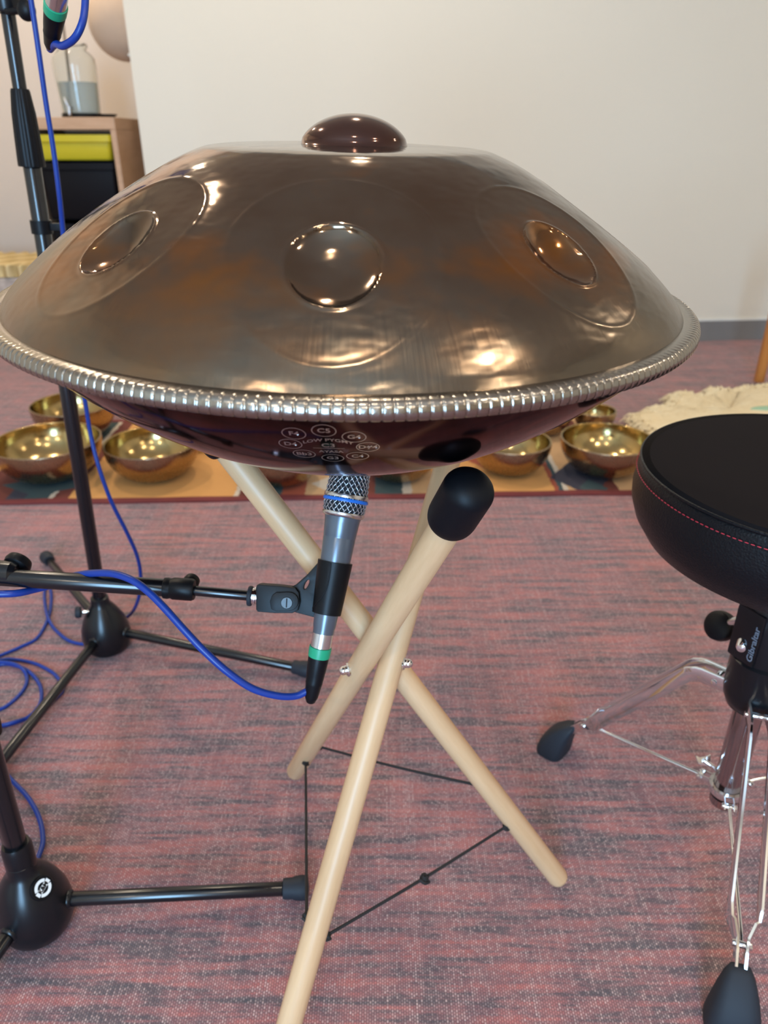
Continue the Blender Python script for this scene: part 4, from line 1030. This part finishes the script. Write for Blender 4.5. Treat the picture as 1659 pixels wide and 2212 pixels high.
mesh('water', *lathe([(1e-5, .006), (wr(.006), .006), (wr(wl*.5), wl*.5), (wr(wl), wl), (1e-5, wl)], jo, (0, 0, 1), 48), M['water'], jar, sharp=50)
mb = MB(); tp = Vector((jx.x-.01, SY+.13-jr*.9, jb+jh*.13)); mb.add(*cyl(tp+Vector((0, .015, 0)), tp-Vector((0, .04, 0)), .006)); mb.add(*cyl(tp-Vector((0, .034, -.003)), tp-Vector((0, .036, .028)), .006)); mb.add(*cyl(tp-Vector((0, .034, 0)), tp+Vector((-.012, -.036, .036)), .0045)); mb.build('tap', M['steel'], jar)
mesh('jar_stand', *lathe([(jr*.5, -.0003), (jr*.93, -.0003), (jr*.95, .004), (jr*.93, .016), (jr*.9, .016)], jo, (0, 0, 1), 40), M['dark_tray'], jar)
sk = Vector((jx.x-.035, SY+.13, jb+.012)); st2 = aty(136, 52, SY+.12)
tag(mesh('stirring_stick', *cyl(sk, st2, .006, 16), plain('grey_brown_wood', (.28, .22, .17), .7)), 'grey-brown stick standing upright in the glass jar', 'stick')
dc = q(240, 250, SY+.1); mb = MB(); mb.add(*lathe([(1e-5, .0), (.025, .0), (.04, .008), (.042, .012), (.038, .011), (.024, .004), (1e-5, .004)], (dc.x-.01, SY+.08, bz_top+.0005), (0, 0, 1), 32))
tag(mb.build('small_dish', M['dark_tray']), 'small black dish at the corner of the wooden shelf top', 'dish')
# globe lantern hanging in the recess
gc = aty(266, 50, 3.75); gz = (gc-CAM).dot(fwd); gr = 72*gz/FPX
gl_ = empty('globe_lantern', gc, 'round beige paper globe hanging in the recess beside the cream wall', 'lantern')
V, Fc = lathe([(gr*math.sin(PI*i/40)*(1-.006*(i % 2))+1e-5, -gr*math.cos(PI*i/40)) for i in range(1, 40)], gc, (0, 0, 1), 56); mesh('paper_globe', V, [f for f in Fc if len(f) == 4], M['paper'], gl_)
mesh('hanging_cord', *cyl(gc+Vector((0, 0, gr*.9)), (gc.x, gc.y, CEIL-.001), .003, 10), M['cloth_white'], gl_)
# hanging white cloth
ct, cb_ = aty(296, 122, 3.62), aty(300, 310, 3.62)
V = []; Fc = []; nx_, nz_ = 28, 16; x_l, x_r = aty(291, 200, 3.62).x, aty(345, 200, 3.62).x
for s_ in (0, 1):
    for j in range(nz_+1):
        z_ = ct.z + (cb_.z-ct.z)*j/nz_
        for i in range(nx_+1):
            u_ = i/nx_; V.append(Vector((x_l + (x_r-x_l)*u_ + .012*(1-j/nz_)*(1-u_), 3.62 + .014*math.sin(u_*14+j*.12) + s_*.003, z_ + .006*math.sin(u_*9)*(j/nz_))))
m_ = (nx_+1)*(nz_+1)
for j in range(nz_):
    for i in range(nx_):
        a = j*(nx_+1)+i; Fc.append((a, a+1, a+nx_+2, a+nx_+1)); Fc.append((m_+a, m_+a+nx_+1, m_+a+nx_+2, m_+a+1))
cl_ = mesh('hanging_cloth', V, Fc, M['cloth_white']); tag(cl_, 'white cloth hanging in the recess along the edge of the cream wall', 'cloth')
rl = Vector(((x_l+x_r)/2, 3.63, ct.z+.004))
tag(mesh('cloth_rail', *cyl((x_l-.01, 3.63, ct.z+.006), (WX0+.08, 3.63, ct.z+.006), .006, 12), M['white_paint']), 'thin white rail carrying the hanging cloth beside the cream wall', 'rail')
# bench cushion with folded blanket
c0_, cy0 = aty(0, 640, 3.6), 3.6
zt2 = aty(30, 600, cy0).z; zb2 = 0.0; xr2 = aty(112, 600, cy0).x
cu_ = mesh('floor_cushion', *box(((XL+.06+xr2)/2, cy0+.24, zt2/2+.001), (xr2-XL-.10, .46, zt2-.004), .02, 0, 4), M['weave'])
tag(cu_, 'grey and white woven floor bolster against the wall, left of the handpan', 'cushion')
bl_z = aty(30, 552, cy0+.30).z
V, Fc = box(((XL+.06+xr2)/2, cy0+.22, (zt2+bl_z)/2+.001), (xr2-XL-.12, .44, bl_z-zt2), .028, 0, 5)
bx0, bx1, by0, bz0_, bz1_ = XL+.12, xr2-.01, cy0, zt2+.001, bl_z
V = []; Fc = []; nu, nv = 120, 18
for i in range(nu+1):
    u_ = i/nu
    for j in range(nv+1):
        v_ = j/nv; yy = -.5+v_*1.5     # front face then top face
        rib = .011*math.sin((bx0+(bx1-bx0)*u_)*95 - v_*4.2)
        if v_ < .34: px_, pz_ = by0 - rib*.6 + .01, bz0_ + (bz1_-bz0_)*(v_/.34)*.92
        else: px_, pz_ = by0+.015+.42*(v_-.34)/.66, bz1_ + rib*.6 - .004 - .02*max(0, .42-v_)
        V.append(Vector((bx0+(bx1-bx0)*u_, px_, pz_)))
m_ = len(V)
for i in range(nu+1):
    for j in (0, nv): pass
for i in range(nu):
    for j in range(nv): a = i*(nv+1)+j; Fc.append((a, a+nv+1, a+nv+2, a+1))
# closing the ends and the underside so that it is a solid stack
V += [Vector((x, y, bz0_)) for x in (bx0, bx1) for y in (by0+.01, by0+.435)]
for e_i, base_i in ((0, 0), (nu, nu*(nv+1))):
    lp = [base_i+j for j in range(nv+1)] + [m_+(1 if e_i == 0 else 3)]
    Fc.append(tuple(lp if e_i == 0 else lp[::-1]))
Fc.append(tuple([m_+0, m_+2, m_+3, m_+1]))
tag(mesh('folded_blanket', V, Fc, M['blanket'], sharp=80), 'yellow ribbed blanket folded on top of the woven floor bolster', 'blanket')
